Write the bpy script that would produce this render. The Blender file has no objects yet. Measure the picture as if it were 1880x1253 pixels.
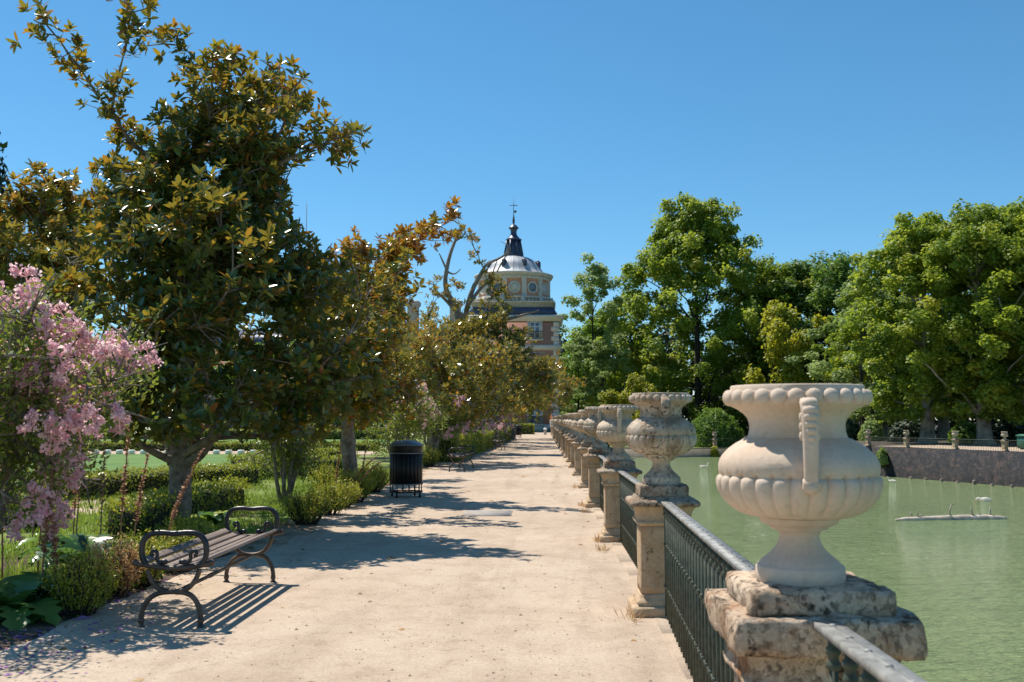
import bpy, math, random
import numpy as np
from mathutils import Vector, noise as mnoise

# ------------------------------------------------------------------ camera, world, sun, exposure
scene = bpy.context.scene
COL = scene.collection
R = math.radians
FPX, CX, CY = 1828.0, 940.0, 626.5          # focal length and centre in pixels of the 1880 x 1253 photograph
EYE = 1.6
PITCH = math.atan((770.0 - CY) / FPX)
YAW = math.atan((1000.0 - CX) / FPX * math.cos(PITCH))
cam_d = bpy.data.cameras.new('camera')
cam_d.sensor_width = 36.0
cam_d.lens = 36.0 * FPX / 1880.0
cam_d.clip_start, cam_d.clip_end = 0.1, 6000.0
cam_d.dof.use_dof = True
cam_d.dof.focus_distance = 11.5
cam_d.dof.aperture_fstop = 6.3
cam = bpy.data.objects.new('camera', cam_d)
COL.objects.link(cam)
cam.location = (0, 0, EYE)
cam.rotation_euler = (math.pi / 2 + PITCH, 0, YAW)
scene.camera = cam

SUN = Vector((-0.42, 0.34, 1.0)).normalized()
EL = math.asin(SUN.z)
AZ = math.atan2(SUN.x, SUN.y)
world = bpy.data.worlds.new('World')
scene.world = world
world.use_nodes = True
wt = world.node_tree
bg = wt.nodes['Background']
sky = wt.nodes.new('ShaderNodeTexSky')
sky.sky_type = 'NISHITA'
sky.sun_disc = False
sky.sun_elevation = EL
sky.sun_rotation = AZ
sky.altitude = 0
sky.air_density = 1.0
sky.dust_density = 0.0
sky.ozone_density = 10.0
hs = wt.nodes.new('ShaderNodeHueSaturation')
hs.inputs['Hue'].default_value = 0.484
hs.inputs['Saturation'].default_value = 1.08
wt.links.new(sky.outputs[0], hs.inputs['Color'])
wt.links.new(hs.outputs[0], bg.inputs[0])
bg.inputs[1].default_value = 0.10
sl = bpy.data.lights.new('sun', 'SUN')
sl.energy = 4.6
sl.angle = R(0.5)
sl.color = (1.0, 0.93, 0.83)
so = bpy.data.objects.new('sun', sl)
COL.objects.link(so)
so.location = (-30, 25, 60)
so.rotation_euler = SUN.to_track_quat('Z', 'Y').to_euler()
scene.view_settings.view_transform = 'Standard'
scene.view_settings.look = 'None'
scene.view_settings.exposure = 0.45
scene.view_settings.gamma = 1.0
scene.cycles.max_bounces = 6
scene.cycles.transparent_max_bounces = 4

_f = Vector((-math.sin(YAW) * math.cos(PITCH), math.cos(YAW) * math.cos(PITCH), math.sin(PITCH)))
_r = Vector((math.cos(YAW), math.sin(YAW), 0))
_u = _r.cross(_f)


def at(x, y, Y):
    """world point at distance Y along the path that the photograph shows at pixel (x, y)"""
    d = _r * ((x - CX) / FPX) + _u * ((CY - y) / FPX) + _f
    d = d * (Y / d.y)
    return np.array((d.x, d.y, EYE + d.z))


rng = np.random.default_rng(7)


# ------------------------------------------------------------------ mesh helpers
class MB:
    def __init__(self):
        self.v, self.f, self.t, self.n = [], [], [], 0

    def add(self, v, faces, tone=None):
        v = np.asarray(v, dtype=np.float32).reshape(-1, 3)
        for fa in faces:
            fa = np.asarray(fa, dtype=np.int32)
            if fa.ndim == 1:
                fa = fa.reshape(1, -1)
            if fa.size:
                self.f.append(fa + self.n)
        self.v.append(v)
        if tone is None:
            tone = np.full(len(v), 0.5)
        self.t.append(np.broadcast_to(np.asarray(tone, dtype=np.float32), (len(v),)))
        self.n += len(v)
        return self

    def box(self, c, s, rot=0.0):
        x, y, z = np.array(s) / 2.0
        v = np.array([(-x, -y, -z), (x, -y, -z), (x, y, -z), (-x, y, -z), (-x, -y, z), (x, -y, z), (x, y, z), (-x, y, z)])
        if rot:
            ca, sa = math.cos(rot), math.sin(rot)
            v = v @ np.array([[ca, sa, 0], [-sa, ca, 0], [0, 0, 1]])
        v = v + np.array(c)
        return self.add(v, [[(0, 3, 2, 1), (4, 5, 6, 7), (0, 1, 5, 4), (1, 2, 6, 5), (2, 3, 7, 6), (3, 0, 4, 7)]])

    def bar(self, a, b, w, h):
        """box section bar from a to b, width w sideways, height h"""
        a, b = np.array(a, float), np.array(b, float)
        t = (b - a) / np.linalg.norm(b - a)
        up = np.array((0, 0, 1.0)) if abs(t[2]) < 0.95 else np.array((1.0, 0, 0))
        s = np.cross(t, up); s /= np.linalg.norm(s)
        u = np.cross(s, t)
        v = []
        for p in (a, b):
            for i, j in ((-1, -1), (1, -1), (1, 1), (-1, 1)):
                v.append(p + s * i * w / 2 + u * j * h / 2)
        return self.add(v, [[(0, 1, 2, 3), (7, 6, 5, 4), (0, 4, 5, 1), (1, 5, 6, 2), (2, 6, 7, 3), (3, 7, 4, 0)]])

    def tube(self, pts, rad, n=8, cap=True):
        pts = np.asarray(pts, float)
        m = len(pts)
        rad = np.broadcast_to(np.asarray(rad, float), (m,))
        tan = np.gradient(pts, axis=0)
        tan /= np.linalg.norm(tan, axis=1)[:, None] + 1e-9
        ref = np.array((0, 0, 1.0)) if abs(tan[0][2]) < 0.9 else np.array((1.0, 0, 0))
        nrm = np.cross(tan[0], ref); nrm /= np.linalg.norm(nrm)
        a = np.linspace(0, 2 * math.pi, n, endpoint=False)
        ca, sa = np.cos(a)[:, None], np.sin(a)[:, None]
        V = []
        for i in range(m):
            nrm = nrm - tan[i] * np.dot(nrm, tan[i])
            nrm /= np.linalg.norm(nrm) + 1e-9
            bi = np.cross(tan[i], nrm)
            V.append(pts[i] + rad[i] * (ca * nrm + sa * bi))
        V = np.concatenate(V)
        i = np.arange(m - 1)[:, None] * n
        j = np.arange(n)[None, :]
        k = (j + 1) % n
        F = np.stack([i + j, i + k, i + n + k, i + n + j], -1).reshape(-1, 4)
        fs = [F]
        if cap:
            fs += [np.arange(n)[::-1], np.arange(n) + (m - 1) * n]
        return self.add(V, fs)

    def lathe(self, prof, n=32, c=(0, 0, 0), rmod=None, cap=True):
        prof = np.asarray(prof, float)
        m = len(prof)
        a = np.linspace(0, 2 * math.pi, n, endpoint=False)
        rr = np.repeat(prof[:, 0][:, None], n, 1)
        zz = np.repeat(prof[:, 1][:, None], n, 1)
        if rmod is not None:
            rr = rmod(rr, zz, a[None, :])
        V = np.stack([rr * np.cos(a), rr * np.sin(a), zz], -1).reshape(-1, 3) + np.array(c)
        i = np.arange(m - 1)[:, None] * n
        j = np.arange(n)[None, :]
        k = (j + 1) % n
        F = np.stack([i + j, i + k, i + n + k, i + n + j], -1).reshape(-1, 4)
        fs = [F]
        if cap:
            fs += [np.arange(n)[::-1], np.arange(n) + (m - 1) * n]
        return self.add(V, fs)

    def ball(self, c, r, n=10, m=6):
        th = np.linspace(0.001, math.pi - 0.001, m)
        r3 = np.broadcast_to(np.asarray(r, float), (3,))
        a = np.linspace(0, 2 * math.pi, n, endpoint=False)
        V = np.stack([np.sin(th)[:, None] * np.cos(a) * r3[0], np.sin(th)[:, None] * np.sin(a) * r3[1],
                      -np.cos(th)[:, None] * np.ones(n) * r3[2]], -1).reshape(-1, 3) + np.array(c)
        i = np.arange(m - 1)[:, None] * n
        j = np.arange(n)[None, :]
        k = (j + 1) % n
        F = np.stack([i + j, i + k, i + n + k, i + n + j], -1).reshape(-1, 4)
        return self.add(V, [F])

    def square(self, prof, c=(0, 0, 0), seg=6, cr=0.02, rough=0.0, fine=9.0, seed=0.0, hy=None):
        """stack of rounded square rings (half width, z) with worn, slightly uneven faces"""
        s = np.linspace(-1, 1, seg + 1)[:-1]
        base = np.concatenate([np.stack([s, -np.ones(seg)], 1), np.stack([np.ones(seg), s], 1),
                               np.stack([-s, np.ones(seg)], 1), np.stack([-np.ones(seg), -s], 1)])
        n = len(base)
        V = []
        for hw, z in prof:
            h2 = np.array((hw, hw if hy is None else hy * hw))
            q = base * h2
            inner = np.clip(q, -(h2 - cr), h2 - cr)
            d = q - inner
            L = np.linalg.norm(d, axis=1)[:, None]
            q = inner + d / np.maximum(L, 1e-6) * np.minimum(L, cr)
            V.append(np.concatenate([q, np.full((n, 1), z)], 1))
        V = np.concatenate(V)
        if rough:
            for i in range(len(V)):
                p = Vector(V[i]) * fine + Vector((seed, seed * 2, seed * 3))
                d = mnoise.noise_vector(p) + 0.5 * mnoise.noise_vector(p * 2.7)
                V[i] += np.array(d) * rough
        V = V + np.array(c)
        m = len(prof)
        i = np.arange(m - 1)[:, None] * n
        j = np.arange(n)[None, :]
        k = (j + 1) % n
        F = np.stack([i + j, i + k, i + n + k, i + n + j], -1).reshape(-1, 4)
        return self.add(V, [F, np.arange(n)[::-1], np.arange(n) + (m - 1) * n])

    def mesh(self, name, mat, smooth=False):
        me = bpy.data.meshes.new(name)
        V = np.concatenate(self.v)
        me.vertices.add(len(V))
        me.vertices.foreach_set('co', V.astype(np.float32).ravel())
        loops = np.concatenate([f.ravel() for f in self.f])
        sizes = np.concatenate([np.full(len(f), f.shape[1]) for f in self.f])
        starts = np.concatenate([[0], np.cumsum(sizes)[:-1]])
        me.loops.add(len(loops))
        me.loops.foreach_set('vertex_index', loops.astype(np.int32))
        me.polygons.add(len(sizes))
        me.polygons.foreach_set('loop_start', starts.astype(np.int32))
        me.polygons.foreach_set('loop_total', sizes.astype(np.int32))
        at_ = me.attributes.new('tone', 'FLOAT', 'POINT')
        at_.data.foreach_set('value', np.concatenate(self.t).astype(np.float32))
        if smooth:
            me.polygons.foreach_set('use_smooth', np.ones(len(sizes), dtype=bool))
        me.materials.append(mat)
        me.update()
        me.validate()
        return me

    def build(self, name, mat, parent=None, smooth=False):
        return place(self.mesh(name, mat, smooth), name, parent)


def place(me, name, parent=None):
    o = bpy.data.objects.new(name, me)
    COL.objects.link(o)
    if parent is not None:
        o.parent = parent
    return o


def auto_smooth(o, deg=35):
    me = o.data
    me.polygons.foreach_set('use_smooth', np.ones(len(me.polygons), dtype=bool))
    me.set_sharp_from_angle(angle=R(deg))
    return o


def tag(o, label=None, cat=None, group=None, kind=None):
    if label: o['label'] = label
    if cat: o['category'] = cat
    if group: o['group'] = group
    if kind: o['kind'] = kind
    return o


def thing(name, label, cat, loc=(0, 0, 0), rz=0.0, group=None):
    o = bpy.data.objects.new(name, None)
    COL.objects.link(o)
    o.empty_display_size = 0.2
    o.location = loc
    o.rotation_euler = (0, 0, rz)
    return tag(o, label, cat, group)


def copy_tree(o, parent=None):
    c = o.copy()
    COL.objects.link(c)
    if parent is not None:
        c.parent = parent
    for ch in list(o.children):
        copy_tree(ch, c)
    return c


# ------------------------------------------------------------------ materials
def new_mat(name):
    m = bpy.data.materials.new(name)
    m.use_nodes = True
    nt = m.node_tree
    b = nt.nodes['Principled BSDF']
    return m, nt, b


def N(nt, typ, **kw):
    n = nt.nodes.new(typ)
    for k, v in kw.items():
        if k in n.inputs:
            n.inputs[k].default_value = v
        else:
            setattr(n, k, v)
    return n


def coords(nt, scale=1.0, vary=True, world_space=False):
    if world_space:
        g = nt.nodes.new('ShaderNodeNewGeometry')
        out = g.outputs['Position']
    else:
        tc = nt.nodes.new('ShaderNodeTexCoord')
        out = tc.outputs['Object']
        if vary:
            oi = nt.nodes.new('ShaderNodeObjectInfo')
            mu = N(nt, 'ShaderNodeMath', operation='MULTIPLY')
            mu.inputs[1].default_value = 37.0
            nt.links.new(oi.outputs['Random'], mu.inputs[0])
            ad = N(nt, 'ShaderNodeVectorMath', operation='ADD')
            nt.links.new(out, ad.inputs[0])
            nt.links.new(mu.outputs[0], ad.inputs[1])
            out = ad.outputs[0]
    mp = nt.nodes.new('ShaderNodeMapping')
    mp.inputs['Scale'].default_value = (scale,) * 3 if not isinstance(scale, tuple) else scale
    nt.links.new(out, mp.inputs[0])
    return mp.outputs[0]


def tex_noise(nt, co, scale, detail=5.0, rough=0.55, dist=0.0):
    n = N(nt, 'ShaderNodeTexNoise', Scale=scale, Detail=detail, Roughness=rough, Distortion=dist)
    nt.links.new(co, n.inputs['Vector'])
    return n.outputs['Fac']


def ramp(nt, fac, stops):
    r = nt.nodes.new('ShaderNodeValToRGB')
    el = r.color_ramp.elements
    while len(el) < len(stops):
        el.new(0.5)
    for e, (p, c) in zip(el, stops):
        e.position = p
        e.color = (*c, 1) if len(c) == 3 else c
    nt.links.new(fac, r.inputs[0])
    return r.outputs[0]


def mixc(nt, fac, a, b, mode='MIX'):
    m = nt.nodes.new('ShaderNodeMix')
    m.data_type = 'RGBA'
    m.blend_type = mode
    for s, v in ((0, fac), (6, a), (7, b)):
        if isinstance(v, (int, float)):
            m.inputs[s].default_value = v
        elif isinstance(v, tuple):
            m.inputs[s].default_value = (*v, 1)
        else:
            nt.links.new(v, m.inputs[s])
    return m.outputs[2]


def fmul(nt, a, b):
    m = N(nt, 'ShaderNodeMath', operation='MULTIPLY')
    for i, v in enumerate((a, b)):
        if isinstance(v, (int, float)):
            m.inputs[i].default_value = v
        else:
            nt.links.new(v, m.inputs[i])
    return m.outputs[0]


def bump(nt, b, h, strength=0.4, dist=0.01):
    n = N(nt, 'ShaderNodeBump', Strength=strength, Distance=dist)
    nt.links.new(h, n.inputs['Height'])
    nt.links.new(n.outputs[0], b.inputs['Normal'])


def stone_mat(name, base, dark, stain=(0.34, 0.16, 0.06), stain_amt=0.5, grime=0.5, grain=1.0, rough=0.85, gc=(0.035, 0.03, 0.026), fine_amt=.35, bmp=.5, ts=1.0, cov=0.0):
    m, nt, b = new_mat(name)
    co = coords(nt, ts)
    big = tex_noise(nt, co, 2.6, 6, 0.6)
    col = ramp(nt, big, [(0.3, dark), (0.62, base)])
    st = ramp(nt, tex_noise(nt, co, 3.7, 7, 0.65, 0.6), [(0.50, (0, 0, 0)), (0.68, (1, 1, 1))])
    col = mixc(nt, fmul(nt, st, stain_amt), col, stain)
    sp = ramp(nt, tex_noise(nt, co, 24, 6, 0.7), [(0.54 - cov * .6, (0, 0, 0)), (0.66 - cov * .6, (1, 1, 1))])
    msk = ramp(nt, tex_noise(nt, co, 4.3, 4, 0.6, 0.3), [(0.46 - cov, (0, 0, 0)), (0.60 - cov, (1, 1, 1))])
    col = mixc(nt, fmul(nt, fmul(nt, sp, msk), grime), col, gc)
    # rain streaks running down, stretched along z
    co2 = coords(nt, (9.0, 9.0, 0.9))
    sk = ramp(nt, tex_noise(nt, co2, 1.0, 5, 0.6), [(0.56, (0, 0, 0)), (0.72, (1, 1, 1))])
    col = mixc(nt, fmul(nt, sk, grime * 0.55), col, tuple(x * 0.28 for x in base))
    fine = tex_noise(nt, co, 60, 4, 0.6)
    col = mixc(nt, fine_amt, col, ramp(nt, fine, [(0.3, (0.35, 0.33, 0.3)), (0.7, (1, 1, 1))]), 'MULTIPLY')
    nt.links.new(col, b.inputs['Base Color'])
    b.inputs['Roughness'].default_value = rough
    b.inputs['Specular IOR Level'].default_value = 0.25
    h = mixc(nt, 0.5, tex_noise(nt, co, 38 * grain, 6, 0.65), sp)
    bump(nt, b, h, bmp, 0.012)
    return m


def leaf_mat(name, stops, back=None, rough=0.45, trans=0.25, tcol=(0.16, 0.22, 0.03), spec=0.5):
    """leaf colour from a per-leaf tone; `back` is the colour of the underside"""
    m, nt, b = new_mat(name)
    a = N(nt, 'ShaderNodeAttribute', attribute_name='tone')
    col = ramp(nt, a.outputs['Fac'], stops)
    if back:
        g = nt.nodes.new('ShaderNodeNewGeometry')
        bk = ramp(nt, a.outputs['Fac'], back)
        col = mixc(nt, g.outputs['Backfacing'], col, bk)
        rr = N(nt, 'ShaderNodeMapRange')
        rr.inputs['To Min'].default_value = rough
        rr.inputs['To Max'].default_value = 0.8
        nt.links.new(g.outputs['Backfacing'], rr.inputs['Value'])
        nt.links.new(rr.outputs[0], b.inputs['Roughness'])
    else:
        b.inputs['Roughness'].default_value = rough
    nt.links.new(col, b.inputs['Base Color'])
    b.inputs['Specular IOR Level'].default_value = spec
    if trans > 0:
        t = nt.nodes.new('ShaderNodeBsdfTranslucent')
        tc = mixc(nt, 0.5, col, tcol)
        nt.links.new(tc, t.inputs['Color'])
        mx = N(nt, 'ShaderNodeMixShader')
        mx.inputs[0].default_value = trans
        nt.links.new(b.outputs[0], mx.inputs[1])
        nt.links.new(t.outputs[0], mx.inputs[2])
        nt.links.new(mx.outputs[0], nt.nodes['Material Output'].inputs['Surface'])
    return m


def plain(name, col, rough=0.6, metal=0.0, var=0.25, scale=8.0, spec=0.5, bmp=0.0, bscale=40.0):
    m, nt, b = new_mat(name)
    co = coords(nt)
    n = tex_noise(nt, co, scale, 5, 0.6)
    lo = tuple(c * (1 - var) for c in col)
    hi = tuple(min(1, c * (1 + var)) for c in col)
    nt.links.new(ramp(nt, n, [(0.3, lo), (0.7, hi)]), b.inputs['Base Color'])
    b.inputs['Roughness'].default_value = rough
    b.inputs['Metallic'].default_value = metal
    b.inputs['Specular IOR Level'].default_value = spec
    if bmp:
        bump(nt, b, tex_noise(nt, co, bscale, 5, 0.6), bmp, 0.01)
    return m


M = {}
M['urn'] = stone_mat('urn_stone', (0.64, 0.53, 0.41), (0.45, 0.345, 0.24), (0.42, 0.26, 0.14), 0.45, 0.95, 1.0, 0.8)
M['urn_smooth'] = stone_mat('restored_urn_stone', (0.68, 0.56, 0.455), (0.58, 0.445, 0.33), (0.50, 0.33, 0.20), 0.40, 0.16, 0.35, 0.75, fine_amt=.16, bmp=.25)
M['urn_dirty'] = stone_mat('lichen_urn_stone', (0.66, 0.56, 0.45), (0.40, 0.30, 0.20), (0.26, 0.14, 0.07), 0.75, 1.0, 1.0, 0.85, ts=1.5, cov=.06)
M['pillar'] = stone_mat('pedestal_stone', (0.60, 0.46, 0.31), (0.46, 0.32, 0.19), (0.44, 0.21, 0.08), 0.55, 0.7, 1.0, 0.9)
M['pillar_cap'] = stone_mat('weathered_cap_stone', (0.60, 0.49, 0.375), (0.22, 0.16, 0.11), (0.34, 0.13, 0.04), 0.85, 1.0, 1.3, 0.92, fine_amt=.5, bmp=.8, ts=1.6, cov=.05)
M['rail_top'] = plain('worn_grey_rail_paint', (0.25, 0.25, 0.235), 0.6, 0.1, 0.5, 14.0, bmp=.3)
M['old_cap'] = stone_mat('stained_broken_stone', (0.70, 0.55, 0.41), (0.34, 0.22, 0.13), (0.30, 0.11, 0.03), 0.95, 1.0, 1.6, 0.92, (0.05, 0.035, 0.025), fine_amt=.5, bmp=1.0, ts=1.25, cov=.035)
M['shade_leaf'] = leaf_mat('dark_leaf_painted_shade', [(0.0, (0.010, 0.026, 0.008)), (0.7, (0.024, 0.050, 0.012)), (1.0, (0.06, 0.10, 0.02))], None, 0.6, 0.15, (0.03, 0.06, 0.01))  # under-canopy shade put into this leaf colour; also the dark conifer's leaf
M['rail_bar'] = plain('dark_green_iron_paint', (0.055, 0.066, 0.048), 0.55, 0.0, 0.45, 20.0, spec=.3)
M['iron'] = plain('black_cast_iron', (0.022, 0.024, 0.028), 0.34, 0.2, 0.5, 12.0, bmp=0.15)
M['iron_leg'] = plain('worn_brown_cast_iron', (0.085, 0.062, 0.045), 0.5, 0.2, 0.6, 9.0, bmp=0.2)
M['bin'] = plain('black_enamel', (0.014, 0.013, 0.012), 0.42, 0.0, 0.4, 4.0, spec=.3)
M['bin_lid'] = plain('grey_blue_enamel', (0.13, 0.145, 0.155), 0.35, 0.2, 0.3, 4.0)
M['bark'] = plain('grey_brown_bark', (0.21, 0.175, 0.145), 0.9, 0, 0.55, 9.0, 0.2, 0.8, 22.0)
M['bark_pale'] = plain('pale_plane_bark', (0.27, 0.24, 0.19), 0.9, 0, 0.5, 2.0, 0.2, 0.5, 6.0)
M['bark_grey'] = plain('pale_grey_bark', (0.24, 0.20, 0.165), 0.9, 0, 0.45, 3.0, 0.2, 0.6, 9.0)
M['bark_dark'] = plain('dark_bark', (0.06, 0.048, 0.038), 0.92, 0, 0.5, 3.0, 0.2, 0.6, 10.0)
M['twig'] = plain('dry_wood', (0.34, 0.29, 0.22), 0.9, 0, 0.3, 6.0)
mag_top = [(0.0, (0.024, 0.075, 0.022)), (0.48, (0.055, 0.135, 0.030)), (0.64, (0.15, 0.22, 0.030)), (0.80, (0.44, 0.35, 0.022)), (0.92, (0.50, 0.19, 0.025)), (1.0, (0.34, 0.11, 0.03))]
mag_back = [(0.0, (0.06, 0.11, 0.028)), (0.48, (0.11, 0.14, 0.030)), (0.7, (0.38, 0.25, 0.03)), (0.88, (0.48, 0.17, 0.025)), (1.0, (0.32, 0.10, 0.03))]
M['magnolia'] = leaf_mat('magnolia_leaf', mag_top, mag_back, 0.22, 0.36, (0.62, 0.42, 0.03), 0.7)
mag2 = [(0.0, (0.045, 0.092, 0.020)), (0.38, (0.14, 0.18, 0.030)), (0.66, (0.31, 0.28, 0.042)), (0.85, (0.34, 0.25, 0.045)), (1.0, (0.46, 0.27, 0.06))]
M['magnolia_far'] = leaf_mat('golden_magnolia_leaf', mag2, mag_back, 0.24, 0.36, (0.62, 0.44, 0.05), 0.7)  # lighter golden-olive leaf of the farther magnolias
M['plane'] = leaf_mat('plane_leaf', [(0.0, (0.10, 0.18, 0.024)), (0.45, (0.21, 0.31, 0.040)), (0.8, (0.37, 0.42, 0.052)), (1.0, (0.48, 0.46, 0.055))], None, 0.5, 0.55, (0.45, 0.52, 0.03))
M['plane_deep'] = leaf_mat('deep_green_leaf', [(0.0, (0.070, 0.14, 0.026)), (0.6, (0.16, 0.275, 0.046)), (1.0, (0.27, 0.34, 0.055))], None, 0.5, 0.5, (0.30, 0.45, 0.03))
M['yellowing'] = leaf_mat('yellowing_leaf', [(0.0, (0.17, 0.23, 0.02)), (0.5, (0.37, 0.38, 0.03)), (1.0, (0.54, 0.47, 0.045))], None, 0.5, 0.55, (0.6, 0.58, 0.03))
M['pale_leaf'] = leaf_mat('pale_grey_green_leaf', [(0.0, (0.19, 0.26, 0.075)), (0.6, (0.33, 0.43, 0.125)), (1.0, (0.48, 0.54, 0.20))], None, 0.5, 0.5, (0.42, 0.52, 0.12))
M['box'] = leaf_mat('box_leaf', [(0.0, (0.11, 0.18, 0.022)), (0.4, (0.27, 0.33, 0.040)), (0.8, (0.42, 0.40, 0.05)), (1.0, (0.56, 0.44, 0.08))], None, 0.42, 0.42, (0.45, 0.45, 0.03))
M['box_core'] = plain('hedge_twigs', (0.030, 0.032, 0.014), 0.95, 0, 0.5, 30.0)
M['dry_leaf'] = leaf_mat('dry_brown_leaf', [(0.0, (0.28, 0.15, 0.06)), (0.6, (0.52, 0.31, 0.13)), (1.0, (0.66, 0.47, 0.25))], None, 0.7, 0.35, (0.4, 0.25, 0.1))
M['myrtle_leaf'] = leaf_mat('myrtle_leaf', [(0.0, (0.050, 0.105, 0.022)), (0.6, (0.17, 0.24, 0.040)), (1.0, (0.46, 0.42, 0.07))], None, 0.4, 0.42, (0.42, 0.45, 0.04))
M['blossom'] = leaf_mat('pink_blossom', [(0.0, (0.80, 0.40, 0.50)), (0.5, (0.93, 0.66, 0.70)), (1.0, (0.95, 0.82, 0.76))], None, 0.7, 0.55, (0.98, 0.68, 0.70), 0.2)
M['acanthus'] = leaf_mat('acanthus_leaf', [(0.0, (0.035, 0.105, 0.045)), (0.5, (0.10, 0.23, 0.06)), (1.0, (0.42, 0.50, 0.08))], None, 0.28, 0.35, (0.25, 0.45, 0.06), 0.6)
M['spike'] = leaf_mat('dry_flower_spike', [(0.0, (0.24, 0.11, 0.07)), (0.6, (0.45, 0.24, 0.15)), (1.0, (0.62, 0.42, 0.28))], None, 0.8, 0.15, (0.4, 0.25, 0.15), 0.2)
M['grass'] = leaf_mat('grass_blade', [(0.0, (0.09, 0.18, 0.025)), (0.6, (0.21, 0.34, 0.05)), (1.0, (0.42, 0.45, 0.10))], None, 0.5, 0.45, (0.4, 0.5, 0.05))
M['petal'] = leaf_mat('fallen_petal', [(0.0, (0.22, 0.08, 0.26)), (0.6, (0.36, 0.16, 0.42)), (1.0, (0.52, 0.28, 0.50))], None, 0.8, 0.1, (0.4, 0.2, 0.4), 0.2)
M['pebble'] = plain('pebble', (0.20, 0.15, 0.11), 0.9, 0, 0.6, 200.0)
M['white_feather'] = plain('white_feather', (0.93, 0.88, 0.80), 0.8, 0, 0.05)
M['white_down'] = leaf_mat('white_down', [(0, (.93, .90, .84)), (1, (.93, .90, .84))], None, .8, .45, (.95, .9, .8), .2)
M['beak'] = plain('orange_beak', (0.65, 0.24, 0.04), 0.5, 0, 0.1)

# ------------------------------------------------------------------ the setting: ground, path, water, banks
def sheet(name, pts, z, mat, kind='structure', skirt=0.0, sub=None):
    mb = MB()
    pts = np.array(pts, float)
    n = len(pts)
    top = np.concatenate([pts, np.full((n, 1), z)], 1)
    mb.add(top, [np.arange(n)])
    if skirt:
        bot = np.concatenate([pts, np.full((n, 1), z - skirt)], 1)
        i = np.arange(n); k = (i + 1) % n
        mb.add(np.concatenate([bot, top]), [np.stack([i, k, k + n, i + n], -1)])
    o = mb.build(name, mat)
    tag(o, kind=kind)
    return o


def sand_mat(name, light, mid, dark, pebbles=1.0):
    m, nt, b = new_mat(name)
    co = coords(nt, world_space=True)
    big = tex_noise(nt, co, 0.35, 6, 0.6)
    col = ramp(nt, big, [(0.32, mid), (0.66, light)])
    mid2 = tex_noise(nt, co, 2.3, 7, 0.65, 0.4)
    col = mixc(nt, 0.6, col, ramp(nt, mid2, [(0.30, tuple(c * 1.5 for c in dark)), (0.55, (1, 1, 1))]), 'MULTIPLY')
    tr = tex_noise(nt, coords(nt, (1.6, 0.16, 1.0), world_space=True), 1.0, 6, 0.6, 0.6)
    col = mixc(nt, 0.55 * pebbles, col, ramp(nt, tr, [(0.34, (0.74, 0.71, 0.69)), (0.52, (1, 1, 1))]), 'MULTIPLY')
    fp = tex_noise(nt, co, 5.5, 3, 0.5, 1.2)
    col = mixc(nt, 0.4 * pebbles, col, ramp(nt, fp, [(0.30, (0.68, 0.65, 0.62)), (0.42, (1, 1, 1))]), 'MULTIPLY')
    fine = tex_noise(nt, co, 55, 5, 0.7)
    col = mixc(nt, 0.5, col, ramp(nt, fine, [(0.30, (0.45, 0.42, 0.40)), (0.62, (1, 1, 1))]), 'MULTIPLY')
    grit = tex_noise(nt, co, 170, 3, 0.7)
    col = mixc(nt, 0.45 * pebbles, col, ramp(nt, grit, [(0.32, (0.30, 0.26, 0.22)), (0.46, (1, 1, 1))]), 'MULTIPLY')
    vo = N(nt, 'ShaderNodeTexVoronoi', Scale=9.0, Randomness=1.0)
    nt.links.new(co, vo.inputs['Vector'])
    dots = ramp(nt, vo.outputs['Distance'], [(0.035, (1, 1, 1)), (0.07, (0, 0, 0))])
    gate = ramp(nt, tex_noise(nt, co, 0.9, 3, 0.5), [(0.48, (0, 0, 0)), (0.6, (1, 1, 1))])
    col = mixc(nt, fmul(nt, fmul(nt, dots, gate), 0.75 * pebbles), col, (0.10, 0.07, 0.05))
    nt.links.new(col, b.inputs['Base Color'])
    b.inputs['Roughness'].default_value = 0.95
    b.inputs['Specular IOR Level'].default_value = 0.15
    bump(nt, b, mixc(nt, 0.5, fine, mid2), 0.55, 0.02)
    return m


M['sand'] = sand_mat('pale_path_sand', (0.61, 0.495, 0.38), (0.52, 0.41, 0.305), (0.50, 0.46, 0.44))
M['sand_far'] = sand_mat('far_promenade_sand', (0.60, 0.48, 0.37), (0.54, 0.42, 0.31), (0.5, 0.46, 0.44), 0.3)


def soil_mat():
    m, nt, b = new_mat('garden_soil_and_grass')
    co = coords(nt, world_space=True)
    g = tex_noise(nt, co, 0.8, 6, 0.65, 0.4)
    soil = ramp(nt, tex_noise(nt, co, 9, 6, 0.7), [(0.3, (0.15, 0.11, 0.075)), (0.7, (0.36, 0.27, 0.19))])
    grass = ramp(nt, tex_noise(nt, co, 14, 6, 0.7), [(0.3, (0.09, 0.15, 0.025)), (0.7, (0.25, 0.31, 0.06))])
    col = mixc(nt, ramp(nt, g, [(0.36, (0, 0, 0)), (0.48, (1, 1, 1))]), soil, grass)
    nt.links.new(col, b.inputs['Base Color'])
    b.inputs['Roughness'].default_value = 0.95
    bump(nt, b, tex_noise(nt, co, 40, 5, 0.7), 0.7, 0.03)
    return m


M['soil'] = soil_mat()


def lawn_mat():
    m, nt, b = new_mat('clipped_lawn')
    co = coords(nt, world_space=True)
    a = ramp(nt, tex_noise(nt, co, 0.5, 6, 0.6), [(0.3, (0.085, 0.185, 0.028)), (0.7, (0.15, 0.26, 0.045))])
    f = ramp(nt, tex_noise(nt, co, 22, 5, 0.7), [(0.3, (0.5, 0.5, 0.5)), (0.65, (1, 1, 1))])
    nt.links.new(mixc(nt, 0.6, a, f, 'MULTIPLY'), b.inputs['Base Color'])
    b.inputs['Roughness'].default_value = 0.9
    bump(nt, b, tex_noise(nt, co, 60, 4, 0.7), 0.6, 0.03)
    return m


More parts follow.
